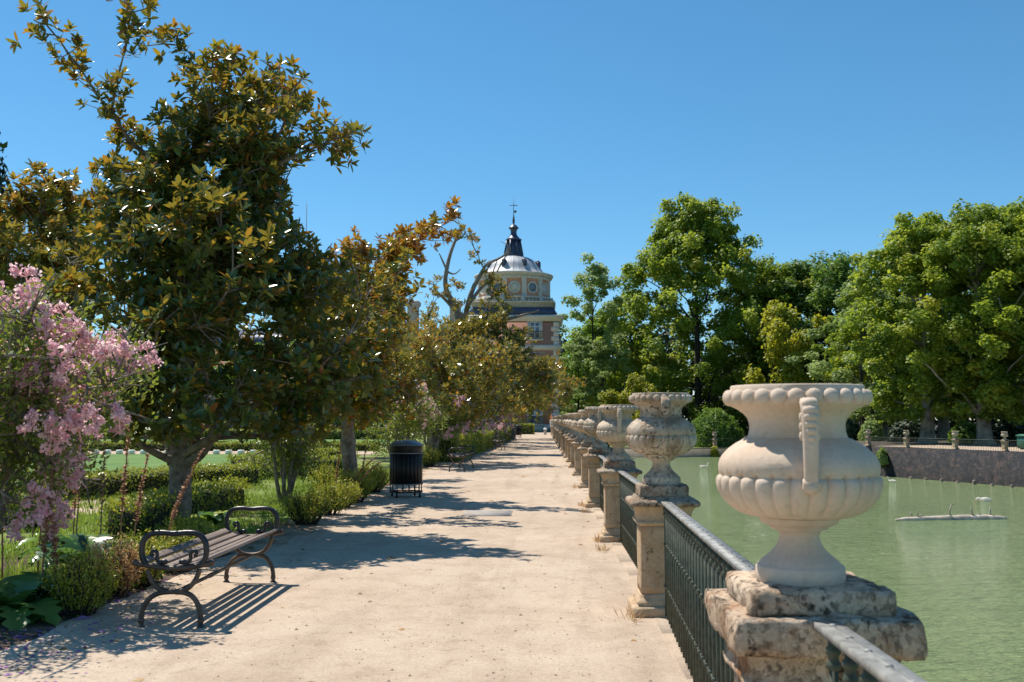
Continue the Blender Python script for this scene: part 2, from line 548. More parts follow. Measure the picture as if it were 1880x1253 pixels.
M['lawn'] = lawn_mat()


def water_mat():
    m, nt, b = new_mat('turbid_green_water')
    co = coords(nt, (1.0, 1.0, 1.0), world_space=True)
    col = ramp(nt, tex_noise(nt, co, 0.09, 4, 0.55), [(0.3, (0.225, 0.295, 0.130)), (0.7, (0.27, 0.34, 0.155))])
    nt.links.new(col, b.inputs['Base Color'])
    b.inputs['Roughness'].default_value = 0.05
    b.inputs['IOR'].default_value = 1.33
    co2 = coords(nt, (0.55, 2.0, 1.0), world_space=True)
    w1 = tex_noise(nt, co2, 0.9, 4, 0.6, 0.8)
    w2 = tex_noise(nt, co2, 5.0, 3, 0.6, 0.3)
    bump(nt, b, mixc(nt, 0.3, w1, w2), 1.0, 0.65)
    return m


M['water'] = water_mat()
M['shade_soil'] = plain('leaf_mould_painted_shade', (.075, .062, .048), .95, 0, .5, 2.0)  # leaf soil, with the shade beneath the far trees put into its colour
BX = 1.32                     # water edge of the promenade
sheet('ground', [(-900, -80), (BX, -80), (BX, 108), (4.2, 112), (4.2, 129), (-900, 129)], 0.0, M['soil'], skirt=6.0)
# sand path with a wandering garden edge
ys = np.concatenate([np.arange(-12, 60, 0.12), np.arange(60, 123, 1.5)])
edge = [(-3.72 + 0.16 * mnoise.noise((0.31 * y, 1.7, 0)) + 0.10 * mnoise.noise((1.3 * y, 5.1, 0)) + 0.07 * mnoise.noise((5.3 * y, 2.1, 0)) + (0.35 if 12 < y < 16 else 0), y) for y in ys]
sheet('sand_path', [(BX - 0.02, -12), (BX - 0.02, 108), (4.1, 112), (4.1, 122.5)] + [(-60, 122.5), (-60, 112), (-3.6, 111.5)] + edge[::-1][1:], 0.006, M['sand'])
WL = -3.2                     # water level
water = sheet('canal_water', [(-20, -80), (420, -80), (420, 130), (-20, 130)], WL, M['water'])


def wallx(y):
    return 28.8 + (85 - y) * 0.386


# right bank: terrace behind its brick retaining wall; far quay; ground running to the horizon
RB = [(wallx(-80), -80), (28.03, 87), (26.0, 131)]
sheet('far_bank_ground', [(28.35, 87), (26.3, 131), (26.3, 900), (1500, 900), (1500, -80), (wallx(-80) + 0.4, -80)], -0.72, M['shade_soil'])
sheet('far_promenade', [(28.4, 87.4), (28.4 + 8, 92), (wallx(20) + 9, 20), (wallx(20) + .4, 20)], -0.712, M['sand_far'])
sheet('far_quay_ground', [(3.0, 129.6), (26.3, 129.6), (26.3, 900), (3.0, 900)], -2.05, M['soil'])
sheet('distant_ground', [(-4000, 900), (4000, 900), (4000, 4500), (-4000, 4500)], -2.3, M['soil'])
sheet('distant_side_ground', [(-900, 129), (3.0, 129), (3.0, 900), (-900, 900)], -0.02, M['soil'])


def brick_wall_mat(name, a, b_, c, sc=2.2):
    m, nt, b = new_mat(name)
    co = coords(nt, vary=False, world_space=True)
    mp = nt.nodes.new('ShaderNodeMapping')
    mp.inputs['Rotation'].default_value = (R(90), 0, R(20))
    nt.links.new(co, mp.inputs[0])
    br = N(nt, 'ShaderNodeTexBrick', Scale=sc)
    br.inputs['Color1'].default_value = (*a, 1)
    br.inputs['Color2'].default_value = (*b_, 1)
    br.inputs['Mortar'].default_value = (*c, 1)
    br.inputs['Mortar Size'].default_value = 0.02
    nt.links.new(mp.outputs[0], br.inputs['Vector'])
    patch = ramp(nt, tex_noise(nt, co, 2.2, 8, 0.75, 0.3), [(0.34, (0.15, 0.18, 0.23)), (0.5, (0.75, 0.78, 0.86)), (0.64, (2.6, 1.8, 1.35))])
    col = mixc(nt, 0.85, br.outputs[0], patch, 'MULTIPLY')
    nt.links.new(col, b.inputs['Base Color'])
    b.inputs['Roughness'].default_value = 0.95
    bump(nt, b, tex_noise(nt, co, 8, 6, 0.7), 0.7, 0.08)
    return m


M['river_wall'] = brick_wall_mat('old_river_brick', (0.046, 0.040, 0.040), (0.026, 0.030, 0.038), (0.020, 0.021, 0.023))
M['quay_stone'] = stone_mat('quay_stone', (0.42, 0.37, 0.30), (0.30, 0.26, 0.21), (0.25, 0.15, 0.08), 0.4, 0.5, 0.6)


def run_wall(name, label, line, zb, zt, th, mat, cap=None):
    t = thing(name, label, 'wall', (line[0][0], line[0][1], 0))
    mb = MB()
    o = np.array((line[0][0], line[0][1], 0))
    for a, b in zip(line[:-1], line[1:]):
        a, b = np.array(a, float), np.array(b, float)
        d = (b - a) / np.linalg.norm(b - a)
        nn = np.array((d[1], -d[0]))
        p = [a, b, b + nn * th, a + nn * th]
        V = [(q[0], q[1], zz) for zz in (zb, zt) for q in p]
        mb.add(np.array(V) - o, [[(0, 1, 2, 3), (7, 6, 5, 4), (0, 4, 5, 1), (1, 5, 6, 2), (2, 6, 7, 3), (3, 7, 4, 0)]])
    mb.build('wall_face', mat, t)
    if cap:
        mc = MB()
        for a, b in zip(line[:-1], line[1:]):
            a, b = np.array(a, float), np.array(b, float)
            d = (b - a) / np.linalg.norm(b - a)
            nn = np.array((d[1], -d[0]))
            a2, b2 = a - nn * 0.06, b - nn * 0.06
            p = [a2, b2, b2 + nn * (th + .1), a2 + nn * (th + .1)]
            V = [(q[0], q[1], zz) for zz in (zt + .003, zt + 0.14) for q in p]
            mc.add(np.array(V) - o, [[(0, 1, 2, 3), (7, 6, 5, 4), (0, 4, 5, 1), (1, 5, 6, 2), (2, 6, 7, 3), (3, 7, 4, 0)]])
        mc.build('coping', cap, t)
    return t


run_wall('river_wall', 'dark brick and rubble retaining wall across the water below the far promenade', [(28.03, 87), (wallx(0), 0)][::-1], -6, -0.74, .7, M['river_wall'])
run_wall('river_wall', 'low side wall of the far bank hidden behind the nearest urn', [(28.03, 87), (26.0, 129.3)], -6, -0.76, -.7, M['river_wall'])
run_wall('quay_wall', 'low pale stone quay wall with coping at the far end of the water', [(4.2, 129.3), (26.0, 129.3)], -6, -2.2, .6, M['quay_stone'], M['quay_stone'])

# kerb under the railing
kb = MB()
rr = np.random.default_rng(3)
y = -11.0
while y < 108:
    L = rr.uniform(0.9, 1.5)
    kb.box((1.06 + rr.uniform(-.03, .03), y + L / 2, 0.0), (0.42, L - 0.02, 0.022 + rr.uniform(-.006, .010)))
    y += L
tag(kb.build('railing_kerb', M['sand']), kind='structure')

# ------------------------------------------------------------------ pedestals and urns of the balustrade
PX = [0.800, 0.98, 0.985, 1.0, 1.05, 1.05, 1.05, 1.05]
PY = [3.2, 8.47, 13.38, 18.4, 23.5, 28.6, 33.2, 37.4, 41.7]
while PY[-1] < 108:
    PY.append(PY[-1] + 4.65)
NP = len(PY)
PX = PX + [1.04 - 0.0024 * (yy - 41) for yy in PY[len(PX):]]


def pedestal_meshes(old, seed):
    r = 0.006 if not old else 0.011
    base = MB().square([(.276, -.05), (.276, .07), (.268, .084), (.232, .088), (.236, .108), (.232, .125), (.216, .14), (.206, .165), (.201, .183)], cr=.02, rough=r, seed=seed, seg=6)
    shaft = MB().square([(.196, .181), (.196, .24), (.195, .35), (.195, .5), (.195, .62), (.196, .69), (.196, .735)], cr=.008, rough=r * .6, seed=seed + 3, seg=6)
    neck = MB().square([(.200, .733), (.212, .742), (.226, .75), (.228, .764), (.218, .772), (.216, .80), (.220, .84), (.232, .868), (.246, .888), (.248, .893)], cr=.01, rough=r * .6, seed=seed + 5, seg=6)
    if old:
        cap = MB().square([(.240, .846), (.266, .849), (.271, .866), (.272, .90), (.271, .935), (.268, .946), (.20, .950), (.14, .951)], cr=.010, rough=.010, seed=seed + 7, seg=20, fine=13)
        slab = MB().square([(.206, .948), (.212, .956), (.213, .985), (.210, 1.006), (.200, 1.013), (.10, 1.015)], cr=.010, rough=.009, seed=seed + 9, seg=20, fine=14)
    else:
        cap = MB().square([(.245, .891), (.274, .894), (.289, .906), (.291, .92), (.284, .936), (.262, .946), (.235, .951), (.226, .956), (.224, .970), (.12, .971)], cr=.03, rough=.008, seed=seed + 7, seg=8)
        slab = MB().square([(.202, .968), (.204, .98), (.203, 1.02), (.202, 1.052), (.196, 1.063), (.10, 1.065)], cr=.014, rough=.009, seed=seed + 9, seg=8)
    return [('base', base.mesh('base', M['pillar'])), ('shaft', shaft.mesh('shaft', M['old_cap' if old else 'pillar'])), ('neck_block', neck.mesh('neck_block', M['old_cap' if old else 'pillar'])),
            ('cap_slab', cap.mesh('cap_slab', M['old_cap' if old else 'pillar_cap'])), ('urn_plinth', slab.mesh('urn_plinth', M['old_cap' if old else 'pillar_cap']))]


K = 0.296 / 321.0
_prof_px = [(862, 150), (862, 168), (856, 172), (830, 174), (806, 171), (800, 168), (797, 160), (785, 152), (772, 136), (757, 118), (742, 102), (722, 88),
            (700, 79), (684, 77), (668, 83), (659, 96), (657, 112), (648, 116), (642, 128), (637, 142), (630, 150), (616, 156), (611, 157), (609, 150), (606, 190),
            (600, 214), (588, 242), (570, 266), (550, 288), (530, 303), (505, 315), (482, 320), (466, 320), (455, 317), (449, 310), (445, 306), (430, 312), (405, 313),
            (385, 307), (365, 295), (340, 271), (320, 243), (306, 218), (299, 206), (297, 196), (285, 191), (265, 187), (240, 187), (218, 195), (200, 210),
            (184, 232), (172, 256), (164, 268), (158, 272), (150, 274), (120, 268), (112, 262), (108, 261), (92, 260), (88, 256), (88, 240), (96, 236), (130, 226), (150, 180), (170, 20)]
URN_PROF = [(r * K, (862 - yy) * K) for yy, r in _prof_px]
NG = 28


def urn_body(hi=True):
    n = 224 if hi else 112
    zlo, zhi = (862 - 606) * K, (862 - 447) * K

    def mod(rr, zz, a):
        t = np.clip((zz - zlo) / (zhi - zlo), 0, 1)
        inside = ((zz > zlo - 1e-5) & (zz < zhi + 0.004)).astype(float)
        lobe = np.abs(np.cos(a * NG / 2)) ** 0.55
        out = rr * (1 - inside * (1 - lobe) * (0.026 + 0.030 * t ** 3)) + inside * lobe * 0.003
        neck = np.clip(1 - np.abs(zz - (862 - 225) * K) / (70 * K), 0, 1)
        return out - neck * 0.0035 * (1 - np.abs(np.cos(a * 15)) ** 0.7)

    mb = MB().lathe(URN_PROF, n, rmod=mod, cap=False)
    for k in range(26):
        a = (k + .5) / 26 * 2 * math.pi
        v = MB().ball((0, 0, 0), (0.022, 0.0315, 0.030), 12 if hi else 8, 8 if hi else 6)
        P = v.v[0] @ np.array([[math.cos(a), math.sin(a), 0], [-math.sin(a), math.cos(a), 0], [0, 0, 1]])
        P = P + np.array((268 * K * math.cos(a), 268 * K * math.sin(a), (862 - 137) * K))
        mb.add(P, v.f)
    return mb


def handle_mb(whole=True):
    """scrolled strap handle standing off the -Y side of the urn, with a chain of beads on its face"""
    mb = MB()
    path = [(240, 176, 52), (276, 160, 60), (312, 160, 66), (338, 182, 66), (346, 220, 64), (347, 265, 61), (346, 315, 58), (344, 365, 56), (341, 410, 54), (337, 450, 54), (330, 470, 50)]
    if not whole:
        path = [(262, 158, 66), (290, 148, 80), (308, 165, 86), (310, 205, 84), (302, 245, 70), (296, 262, 40)]
    P = np.array([(r, 862 - yy) for r, yy, w in path], float) * K
    W = np.array([w for *_, w in path]) * K
    T = np.gradient(P, axis=0)
    T /= np.linalg.norm(T, axis=1)[:, None]
    Nn = np.stack([-T[:, 1], T[:, 0]], 1) * -1
    th = 20 * K if whole else 26 * K
    n = 10
    V = []
    for i in range(len(P)):
        for k in range(n):
            a = 2 * math.pi * k / n
            c, s = math.cos(a), math.sin(a)
            c = math.copysign(abs(c) ** .5, c); s = math.copysign(abs(s) ** .6, s)
            q = P[i] + Nn[i] * th * s
            V.append((W[i] / 2 * c, -q[0], q[1]))
    m = len(P)
    i = np.arange(m - 1)[:, None] * n
    j = np.arange(n)[None, :]
    kk = (j + 1) % n
    F = np.stack([i + j, i + kk, i + n + kk, i + n + j], -1).reshape(-1, 4)
    mb.add(V, [F, np.arange(n), (np.arange(n) + (m - 1) * n)[::-1]])
    if whole:
        for yy, r, s in ((166, 340, 32), (190, 354, 29), (214, 360, 27), (240, 362, 24), (266, 363, 21), (292, 361, 18), (318, 359, 15), (344, 357, 12), (370, 355, 10)):
            mb.ball((0, -r * K, (862 - yy) * K), (s * K, s * .62 * K, s * .66 * K), 12, 8)
        for sx in (-1, 1):
            for yy, r in ((215, 330), (250, 330), (285, 328)):
                mb.ball((sx * 31 * K, -r * K, (862 - yy) * K), (8 * K, 14 * K, 18 * K), 8, 6)
        mb.ball((0, -334 * K, (862 - 474) * K), (33 * K, 30 * K, 26 * K), 12, 8)
        mb.tube([(-30 * K, -338 * K, (862 - 462) * K), (30 * K, -338 * K, (862 - 462) * K)], 20 * K, 10)
        mb.ball((0, -318 * K, (862 - 448) * K), (30 * K, 22 * K, 16 * K), 12, 8)
    else:
        for q in range(9):
            a = rr.uniform(0, 6)
            mb.ball((rr.uniform(-34, 34) * K, -(306 + rr.uniform(-6, 22)) * K, (862 - rr.uniform(155, 262)) * K), (16 * K, 15 * K, 18 * K), 8, 6)
    return mb


rr = np.random.default_rng(11)
body_hi, body_lo = urn_body(True), urn_body(False)
bodies = {k: body_hi.mesh('urn_body', M[k], True) for k in ('urn', 'urn_smooth', 'urn_dirty')}
body_far = body_lo.mesh('urn_body', M['urn'], True)
handles = {k: handle_mb(True).mesh('handle', M[k], True) for k in ('urn', 'urn_smooth', 'urn_dirty')}
stump = handle_mb(False).mesh('broken_handle', M['urn_dirty'], True)
for me in list(bodies.values()) + [body_far]:
    me.set_sharp_from_angle(angle=R(50))
ped_new, ped_old = pedestal_meshes(False, 2.0), pedestal_meshes(True, 9.0)
ped_b = pedestal_meshes(False, 23.0)
ORD = ['nearest', 'second', 'third', 'fourth', 'fifth', 'sixth', 'seventh', 'eighth', 'ninth', 'tenth', 'eleventh', 'twelfth', 'thirteenth', 'fourteenth', 'fifteenth',
       'sixteenth', 'seventeenth', 'eighteenth', 'nineteenth', 'twentieth', 'twenty-first', 'twenty-second', 'twenty-third', 'twenty-fourth', 'twenty-fifth', 'twenty-sixth']
urn_lab = {0: 'large smooth clean cream urn in the right foreground, with beaded scroll handle',
           1: 'lichen-stained urn with broken handle and dark streaks, on the pedestal behind the clean one',
           2: 'pale urn with whole beaded handle partly hidden behind the lichen-stained urn'}
ped_lab = {0: 'thick weathered stone pedestal with chipped square slab, under the smooth foreground urn',
           1: 'warm stone pedestal standing full height with stepped base, under the lichen-stained urn',
           2: 'pitted stone pedestal with stepped base, third from the camera along the railing'}
PTOP = []
for i in range(NP):
    old = i == 0
    zs = 1.082 if old else 1.0 + rr.uniform(-.012, .012)
    far = i >= NP - 2
    pl = ped_lab.get(i, f'{ORD[i]} stone pedestal from the camera in the row along the path, under its urn' if not far else
                     f'{"last" if i == NP - 1 else "next to last"} stone pedestal at the far palace end of the balustrade')
    t = thing('stone_pedestal', pl, 'pedestal', (PX[i] + (.016 if old else 0), PY[i], 0), [0, math.pi / 2, math.pi, -math.pi / 2][i % 4] if i > 2 else 0, 'stone pedestals of the path balustrade')
    t.scale = (1, 1, zs)
    for nm, me in (ped_old if old else (ped_new if i % 2 else ped_b)):
        place(me, nm, t)
    PTOP.append(zs * 0.945)
    if i == NP - 1:
        continue
    ul = urn_lab.get(i, f'stone urn on the {ORD[i]} pedestal from the camera along the path' if i < NP - 2 else 'farthest stone urn, on the balustrade by the palace')
    z0 = zs * (1.013 if old else 1.063)
    u = thing('stone_urn', ul, 'urn', (PX[i], PY[i], z0), 0, 'stone urns on the path balustrade')
    key = {0: 'urn_smooth', 1: 'urn_dirty'}.get(i, 'urn_dirty' if i % 5 == 3 else 'urn')
    u.scale = (.855, .855, .855) if old else tuple(np.array((1, 1, 1.045 + rr.uniform(-.02, .03))))
    place(bodies[key] if i < 9 else body_far, 'urn_body', u)
    if i == 1:
        h = place(stump, 'broken_handle', u)
        h.rotation_euler = (0, 0, R(2))
        h['label'] = 'broken crumbling handle stump'
    else:
        h = place(handles[key], 'handle', u)
        h.rotation_euler = (0, 0, R(rr.uniform(-5, 5)) if i else R(-6))
    h = place(handles[key], 'handle', u)
    h.rotation_euler = (0, 0, math.pi + R(rr.uniform(-4, 4)))

# ------------------------------------------------------------------ iron railings between the pedestals


def baluster_mesh(h, lo):
    mb = MB()
    n = 6 if lo else 10
    mb.tube([(0, 0, 0.02), (0, 0, h - 0.03)], 0.0125, n)
    for z, r, hh in ((0.26, .020, .016), (0.59, .020, .016)):
        mb.ball((0, 0, z), (r, r, hh), n, 5 if lo else 7)
    mb.lathe([(.0135, h - .115), (.021, h - .108), (.021, h - .096), (.015, h - .09), (.0155, h - .075), (.022, h - .068), (.022, h - .056), (.014, h - .05), (.014, h - .02)], n)
    return mb


def railing(i0, i1, a, b, za, zb, label, detail):
    a3, b3 = np.array((a[0], a[1], 0.0)), np.array((b[0], b[1], 0.0))
    t = thing('iron_railing', label, 'railing', tuple(a3), 0, 'iron railing panels between the urn pedestals')
    d = b3 - a3
    L = np.linalg.norm(d)
    dz = zb - za
    rail = MB().bar((0, 0, za - .012), tuple(d + np.array((0, 0, zb - .012))), 0.074, 0.022)
    nb = int(L / 0.152)
    riv = MB()
    riv.bar((0, 0, za - .004), tuple(d + np.array((0, 0, zb - .004))), .008, .010)
    for k in range(nb):
        f = (k + .5) / nb
        p = d * f + np.array((0, 0, za + dz * f))
        riv.ball(tuple(p + (0, 0, .0)), (.011, .011, .006), 8, 5)
    rl = rail.build('top_rail', M['rail_top'], t)
    riv.build('rivets', M['rail_top'], rl)
    mid = MB()
    for z in (0.26, 0.59):
        mid.bar((0, 0, z), tuple(d + np.array((0, 0, z))), 0.012, 0.016)
    mid.build('cross_bar', M['rail_bar'], t)
    if detail:
        bm_ = baluster_mesh(min(za, zb) - .006, False).mesh('baluster', M['rail_bar'], True)
        for k in range(nb):
            f = (k + .5) / nb
            o = place(bm_, 'baluster', t)
            o.location = tuple(d * f)
            o.scale = (1, 1, (za + dz * f) / min(za, zb))
    else:
        mb = MB()
        src = baluster_mesh(za - .006, True)
        V, F = np.concatenate(src.v), []
        off = 0
        for fa in src.f:
            F.append(fa)
        for k in range(nb):
            mb.add(V + d * ((k + .5) / nb), F)
        mb.build('balusters', M['rail_bar'], t)
    return t


railing(None, 0, (0.80, -2.1), (PX[0], PY[0] - .27), 1.03, PTOP[0] + .004, 'short stretch of iron railing running out of the bottom right corner of the view', True)
rail_lab = {0: 'long green iron railing panel between the nearest pedestal and the second', 1: 'iron railing panel between the second and third pedestals'}
for i in range(NP - 1):
    railing(i, i + 1, (PX[i], PY[i] + (.2 if i else .26)), (PX[i + 1], PY[i + 1] - .2), PTOP[i] - (0.0 if i else .012), PTOP[i + 1],
            rail_lab.get(i, f'iron railing panel from the {ORD[i]} to the {ORD[i + 1]} pedestal of the path balustrade'), i < 3)

# ------------------------------------------------------------------ benches
def spiral(cx, cz, r0, r1, a0, a1, n=14):
    a = np.linspace(a0, a1, n)
    r = np.linspace(r0, r1, n)
    return [(cx + r[i] * math.cos(a[i]), cz + r[i] * math.sin(a[i])) for i in range(n)]


def smooth_path(p, it=2):
    p = np.array(p, float)
    for _ in range(it):
        q = [p[0]]
        for a, b in zip(p[:-1], p[1:]):
            q += [a * .75 + b * .25, a * .25 + b * .75]
        q.append(p[-1])
        p = np.array(q)
    return p


def z2(px):
    return [((x - 495) / 917.0, (1040 - yy) / 917.0) for x, yy in px]


def make_bench(label, loc, rz=0.0):
    t = thing('park_bench', label, 'bench', loc, rz, 'cast iron and wood benches along the path')
    L = 2.12
    for yy in (0.0, L):
        arm = MB()

        def tb(pts, r, n=10, it=2):
            p = smooth_path(pts, it)
            arm.tube(np.stack([p[:, 0], np.full(len(p), yy), p[:, 1]], 1), r, n)
        tb(z2([(300, 600), (272, 560), (262, 500), (272, 430), (318, 385), (400, 374), (495, 386), (580, 375), (665, 380), (718, 430), (730, 500), (722, 560), (690, 600)]), 0.0225)
        tb(z2([(420, 592), (385, 588), (372, 560), (378, 525), (362, 500), (338, 506), (334, 530), (352, 540)]), 0.014)
        tb(z2([(565, 590), (600, 588), (618, 560), (612, 525), (628, 500), (655, 506), (660, 530), (640, 540)]), 0.014)
        for x in (425, 560):
            c = z2([(x, 582)])[0]
            arm.ball((c[0], yy, c[1]), (.034, .022, .022), 10, 6)
        arm.build('armrest', M['iron'], t, True)
        leg = MB()

        def tl(pts, r, n=8, it=2):
            p = smooth_path(pts, it)
            leg.tube(np.stack([p[:, 0], np.full(len(p), yy), p[:, 1]], 1), r, n)
        tl(z2([(215, 592), (300, 604), (400, 622), (495, 628), (590, 622), (690, 604), (772, 590)]), 0.021)
        for x in (222, 768):
            c = z2([(x, 588)])[0]
            leg.ball((c[0], yy, c[1]), (.026, .024, .028), 10, 6)
        tl(z2([(310, 632), (325, 690), (370, 755), (430, 785), (495, 792), (560, 785), (620, 755), (665, 690), (682, 632)]), 0.020)
        tl(z2([(470, 790), (400, 795), (330, 830), (285, 900), (272, 960), (275, 1000)]), [.024] * 2 + [.022] * 19 + [.018])if False else tl(z2([(470, 790), (400, 795), (330, 830), (285, 900), (272, 960), (275, 1000)]), 0.021)
        tl(z2([(520, 790), (590, 795), (650, 830), (686, 900), (698, 960), (696, 1000)]), 0.021)
        for x in (274, 697):
            c = z2([(x, 1000)])[0]
            leg.lathe([(.018, 0.03), (.026, .045), (.024, .07), (.019, .075)], 10, (c[0], yy, 0))
            leg.lathe([(.034, -.01), (.033, .012), (.02, .02), (.02, .05)], 10, (c[0], yy, 0))
        leg.build('leg_frame', M['iron_leg'], t, True)
    st = MB()
    st.tube([(0.02, 0, .27), (0.02, L, .27)], 0.016, 8)
    st.tube([(0.02, L * .38, .27), (0.02, L * .42, .27)], 0.021, 8)
    st.build('stretcher', M['iron_leg'], t, True)
    nsl = 6
    for k in range(nsl):
        x = -0.235 + k * 0.47 / (nsl - 1)
        z = 0.470 + 0.9 * (x * x) - .012
        sl_ = MB()
        h, w = 0.026, 0.066
        sl_.box((0, 0, 0), (w, L + (.02 if k % 2 else 0.0), h))
        o = sl_.build('slat', M['slat'], t)
        o.location = (x, L / 2, z)
        o.rotation_euler = (0, -1.8 * x, 0)
        bv = o.modifiers.new('bevel', 'BEVEL')
        bv.width = .006; bv.segments = 2
    return t


def wood_mat():
    m, nt, b = new_mat('weathered_bench_wood')
    co = coords(nt, (30, 1.5, 30))
    col = ramp(nt, tex_noise(nt, co, 1.0, 6, 0.6), [(0.3, (0.13, 0.095, 0.075)), (0.7, (0.27, 0.21, 0.175))])
    nt.links.new(col, b.inputs['Base Color'])
    b.inputs['Roughness'].default_value = 0.7
    bump(nt, b, tex_noise(nt, co, 2.0, 4, 0.6), 0.3, 0.004)
    return m


M['slat'] = wood_mat()
bench = make_bench('nearest bench, curled black iron arms and brown slats, in the left foreground under the magnolia', (-2.87, 7.72, 0), R(0.5))
for loc, rz, lab in (((-2.66, 30.4, 0), R(-3), 'second bench along the path, just before the clipped hedge, beyond the near litter bin'),
                     ((-2.42, 51.0, 0), R(-2), 'third bench along the path, in front of the clipped hedge'),
                     ((-2.35, 69.0, 0), R(-2), 'farthest bench, small before the distant litter bin')):
    c = copy_tree(bench)
    c.location = loc
    c.rotation_euler = (0, 0, rz)
    c['label'] = lab

# ------------------------------------------------------------------ litter bins
def make_bin(label, loc):
    t = thing('litter_bin', label, 'litter bin', loc, 0.35, 'black litter bins beside the path')
    lid = MB().lathe([(.02, 1.055), (.352, 1.055), (.362, 1.062), (.362, 1.074), (.35, 1.084), (.30, 1.11), (.22, 1.142), (.13, 1.162), (.05, 1.17), (.004, 1.171)], 40)
    auto_smooth(lid.build('lid', M['bin_lid'], t), 40)
    body = MB()
    n = 24
    for k in range(n):                     # vertical staves
        a = 2 * math.pi * (k + .5) / n
        w = 2 * .318 * math.tan(math.pi / n) * .90
        body.box((.325 * math.cos(a), .325 * math.sin(a), .585), (.02, w, .63), a)
    body.lathe([(.30, .27), (.308, .275), (.308, 1.05), (.30, 1.05)], 36)
    body.build('body', M['bin'], t)
    col_ = MB().lathe([(.315, .905), (.335, .93), (.335, 1.052), (.315, 1.054)], 40, cap=False)
    auto_smooth(col_.build('collar', M['bin'], t), 40)
    for z, r in ((.905, .352), (.275, .352), (.115, .346)):
        rg = MB().lathe([(r - .03, z - .012), (r, z - .012), (r + .003, z), (r, z + .012), (r - .03, z + .012)], 40, cap=False)
        auto_smooth(rg.build('ring', M['bin_lid'] if z > .2 else M['bin'], t), 40)
    bars = MB()
    for k in range(16):
        a = 2 * math.pi * k / 16
        bars.tube([(.325 * math.cos(a), .325 * math.sin(a), .115), (.325 * math.cos(a), .325 * math.sin(a), .275)], .010, 6)
    bars.bar((-.33, 0, .115), (.33, 0, .115), .03, .012)
    bars.bar((0, -.33, .1151), (0, .33, .1151), .03, .012)
    bars.build('base_bars', M['bin'], t)
    for k in range(4):
        a = 2 * math.pi * k / 4 + .785
        lg = MB()
        lg.box((.338 * math.cos(a), .338 * math.sin(a), .055), (.03, .03, .13), a)
        lg.build('leg', M['bin'], t)
    return t


bin0 = make_bin('large black litter bin with domed grey lid at the path edge', (-2.86, 20.6, 0))
b2 = copy_tree(bin0)
b2.location = (-2.3, 84, 0)
b2['label'] = 'small distant litter bin at the end of the clipped hedge'

# dry leaves blown onto the path: countless small ones are stuff
# small things on the path
def slab_thing(name, label, cat, mb, mat, loc):
    o = mb.build(name, mat)
    o.location = loc
    return tag(o, label, cat)


M['cover'] = plain('dusty_cover_plate', (0.33, 0.30, 0.27), 0.85, 0, 0.25, 5.0)
mc = MB().box((0, 0, 0.004), (0.80, 0.98, 0.012))
mc.box((0.41, 0, 0.005), (0.014, 0.98, 0.016))
slab_thing('access_cover', 'flat grey access cover set in the sand of the path', 'access cover', mc, M['cover'], (-0.98, 17.05, 0.004))
M['bollard'] = plain('pale_bollard_stone', (0.5, 0.47, 0.42), 0.8)
bo = thing('bollard', 'small pale bollard standing at the end of the path by the railing', 'bollard', (0.05, 104, 0))
MB().square([(.14, -.03), (.14, .5), (.12, .52)], cr=.03).build('post', M['bollard'], bo)
MB().square([(.17, .519), (.2, .56), (.18, .64), (.08, .69)], cr=.04).build('cap', M['white_feather'], bo)

# stuff lying on the path
def scatter(name, n, xr, yr, size, mat, z, flat=.5, dens=None):
    mb = MB()
    X = rr.uniform(*xr, n); Y = rr.uniform(*yr, n)
    if dens is not None:
        k = dens(X, Y) > rr.uniform(0, 1, n)
        X, Y = X[k], Y[k]
    n = len(X)
    s = size * rr.lognormal(0, .45, n)
    a = rr.uniform(0, 6.28, n)
    base = np.array([(1, 0, 0), (-.4, .8, 0), (-.5, -.75, 0), (.1, .05, 1.0)])
    ca, sa = np.cos(a), np.sin(a)
    V = np.stack([(base[None, :, 0] * ca[:, None] - base[None, :, 1] * sa[:, None]) * s[:, None] + X[:, None],
                  (base[None, :, 0] * sa[:, None] + base[None, :, 1] * ca[:, None]) * s[:, None] + Y[:, None],
                  base[None, :, 2] * s[:, None] * flat + z], -1).reshape(-1, 3)
    i = np.arange(n)[:, None] * 4
    F = np.concatenate([i + np.array(q) for q in ((0, 1, 3), (1, 2, 3), (2, 0, 3))])
    mb.add(V, [F], np.repeat(rr.uniform(0, 1, n), 4))
    o = mb.build(name, mat)
    return tag(o, kind='stuff')


g = scatter('path_pebbles', 5200, (-3.6, .8), (4.5, 26), .0062, M['pebble'], .006, .7, lambda X, Y: np.clip(8 / Y, 0, 1) ** 2)
tag(g, 'scattered small stones and grit lying on the sand path', 'gravel')
g = scatter('fallen_petals', 6500, (-6.2, -2.2), (5.6, 11.5), .014, M['petal'], .010, .25, lambda X, Y: np.exp(-((X + 4.1 + .15 * (Y - 7)) / .75) ** 2) * (.25 + .75 * (np.sin(X * 7) * np.sin(Y * 5) > 0)))
tag(g, 'drifts of purple fallen petals along the garden edge of the path', 'petals')
g = scatter('blown_leaves', 150, (-3.4, .7), (4.6, 40), .030, M['dry_leaf'], .008, .35)
tag(g, 'a few dry brown leaves blown across the sand path', 'leaves')
g = scatter('leaf_litter', 5000, (-5.2, -3.0), (6.0, 40), .016, M['dry_leaf'], .008, .5, lambda X, Y: np.exp(-((X + 3.85) / .35) ** 2))
tag(g, 'dry leaf litter lying along the garden edge of the path', 'leaf litter')

# ------------------------------------------------------------------ foliage helpers
def unit(v):
    return v / (np.linalg.norm(v, axis=-1, keepdims=True) + 1e-9)


def rand_dirs(n, r=rng):
    return unit(r.normal(size=(n, 3)))


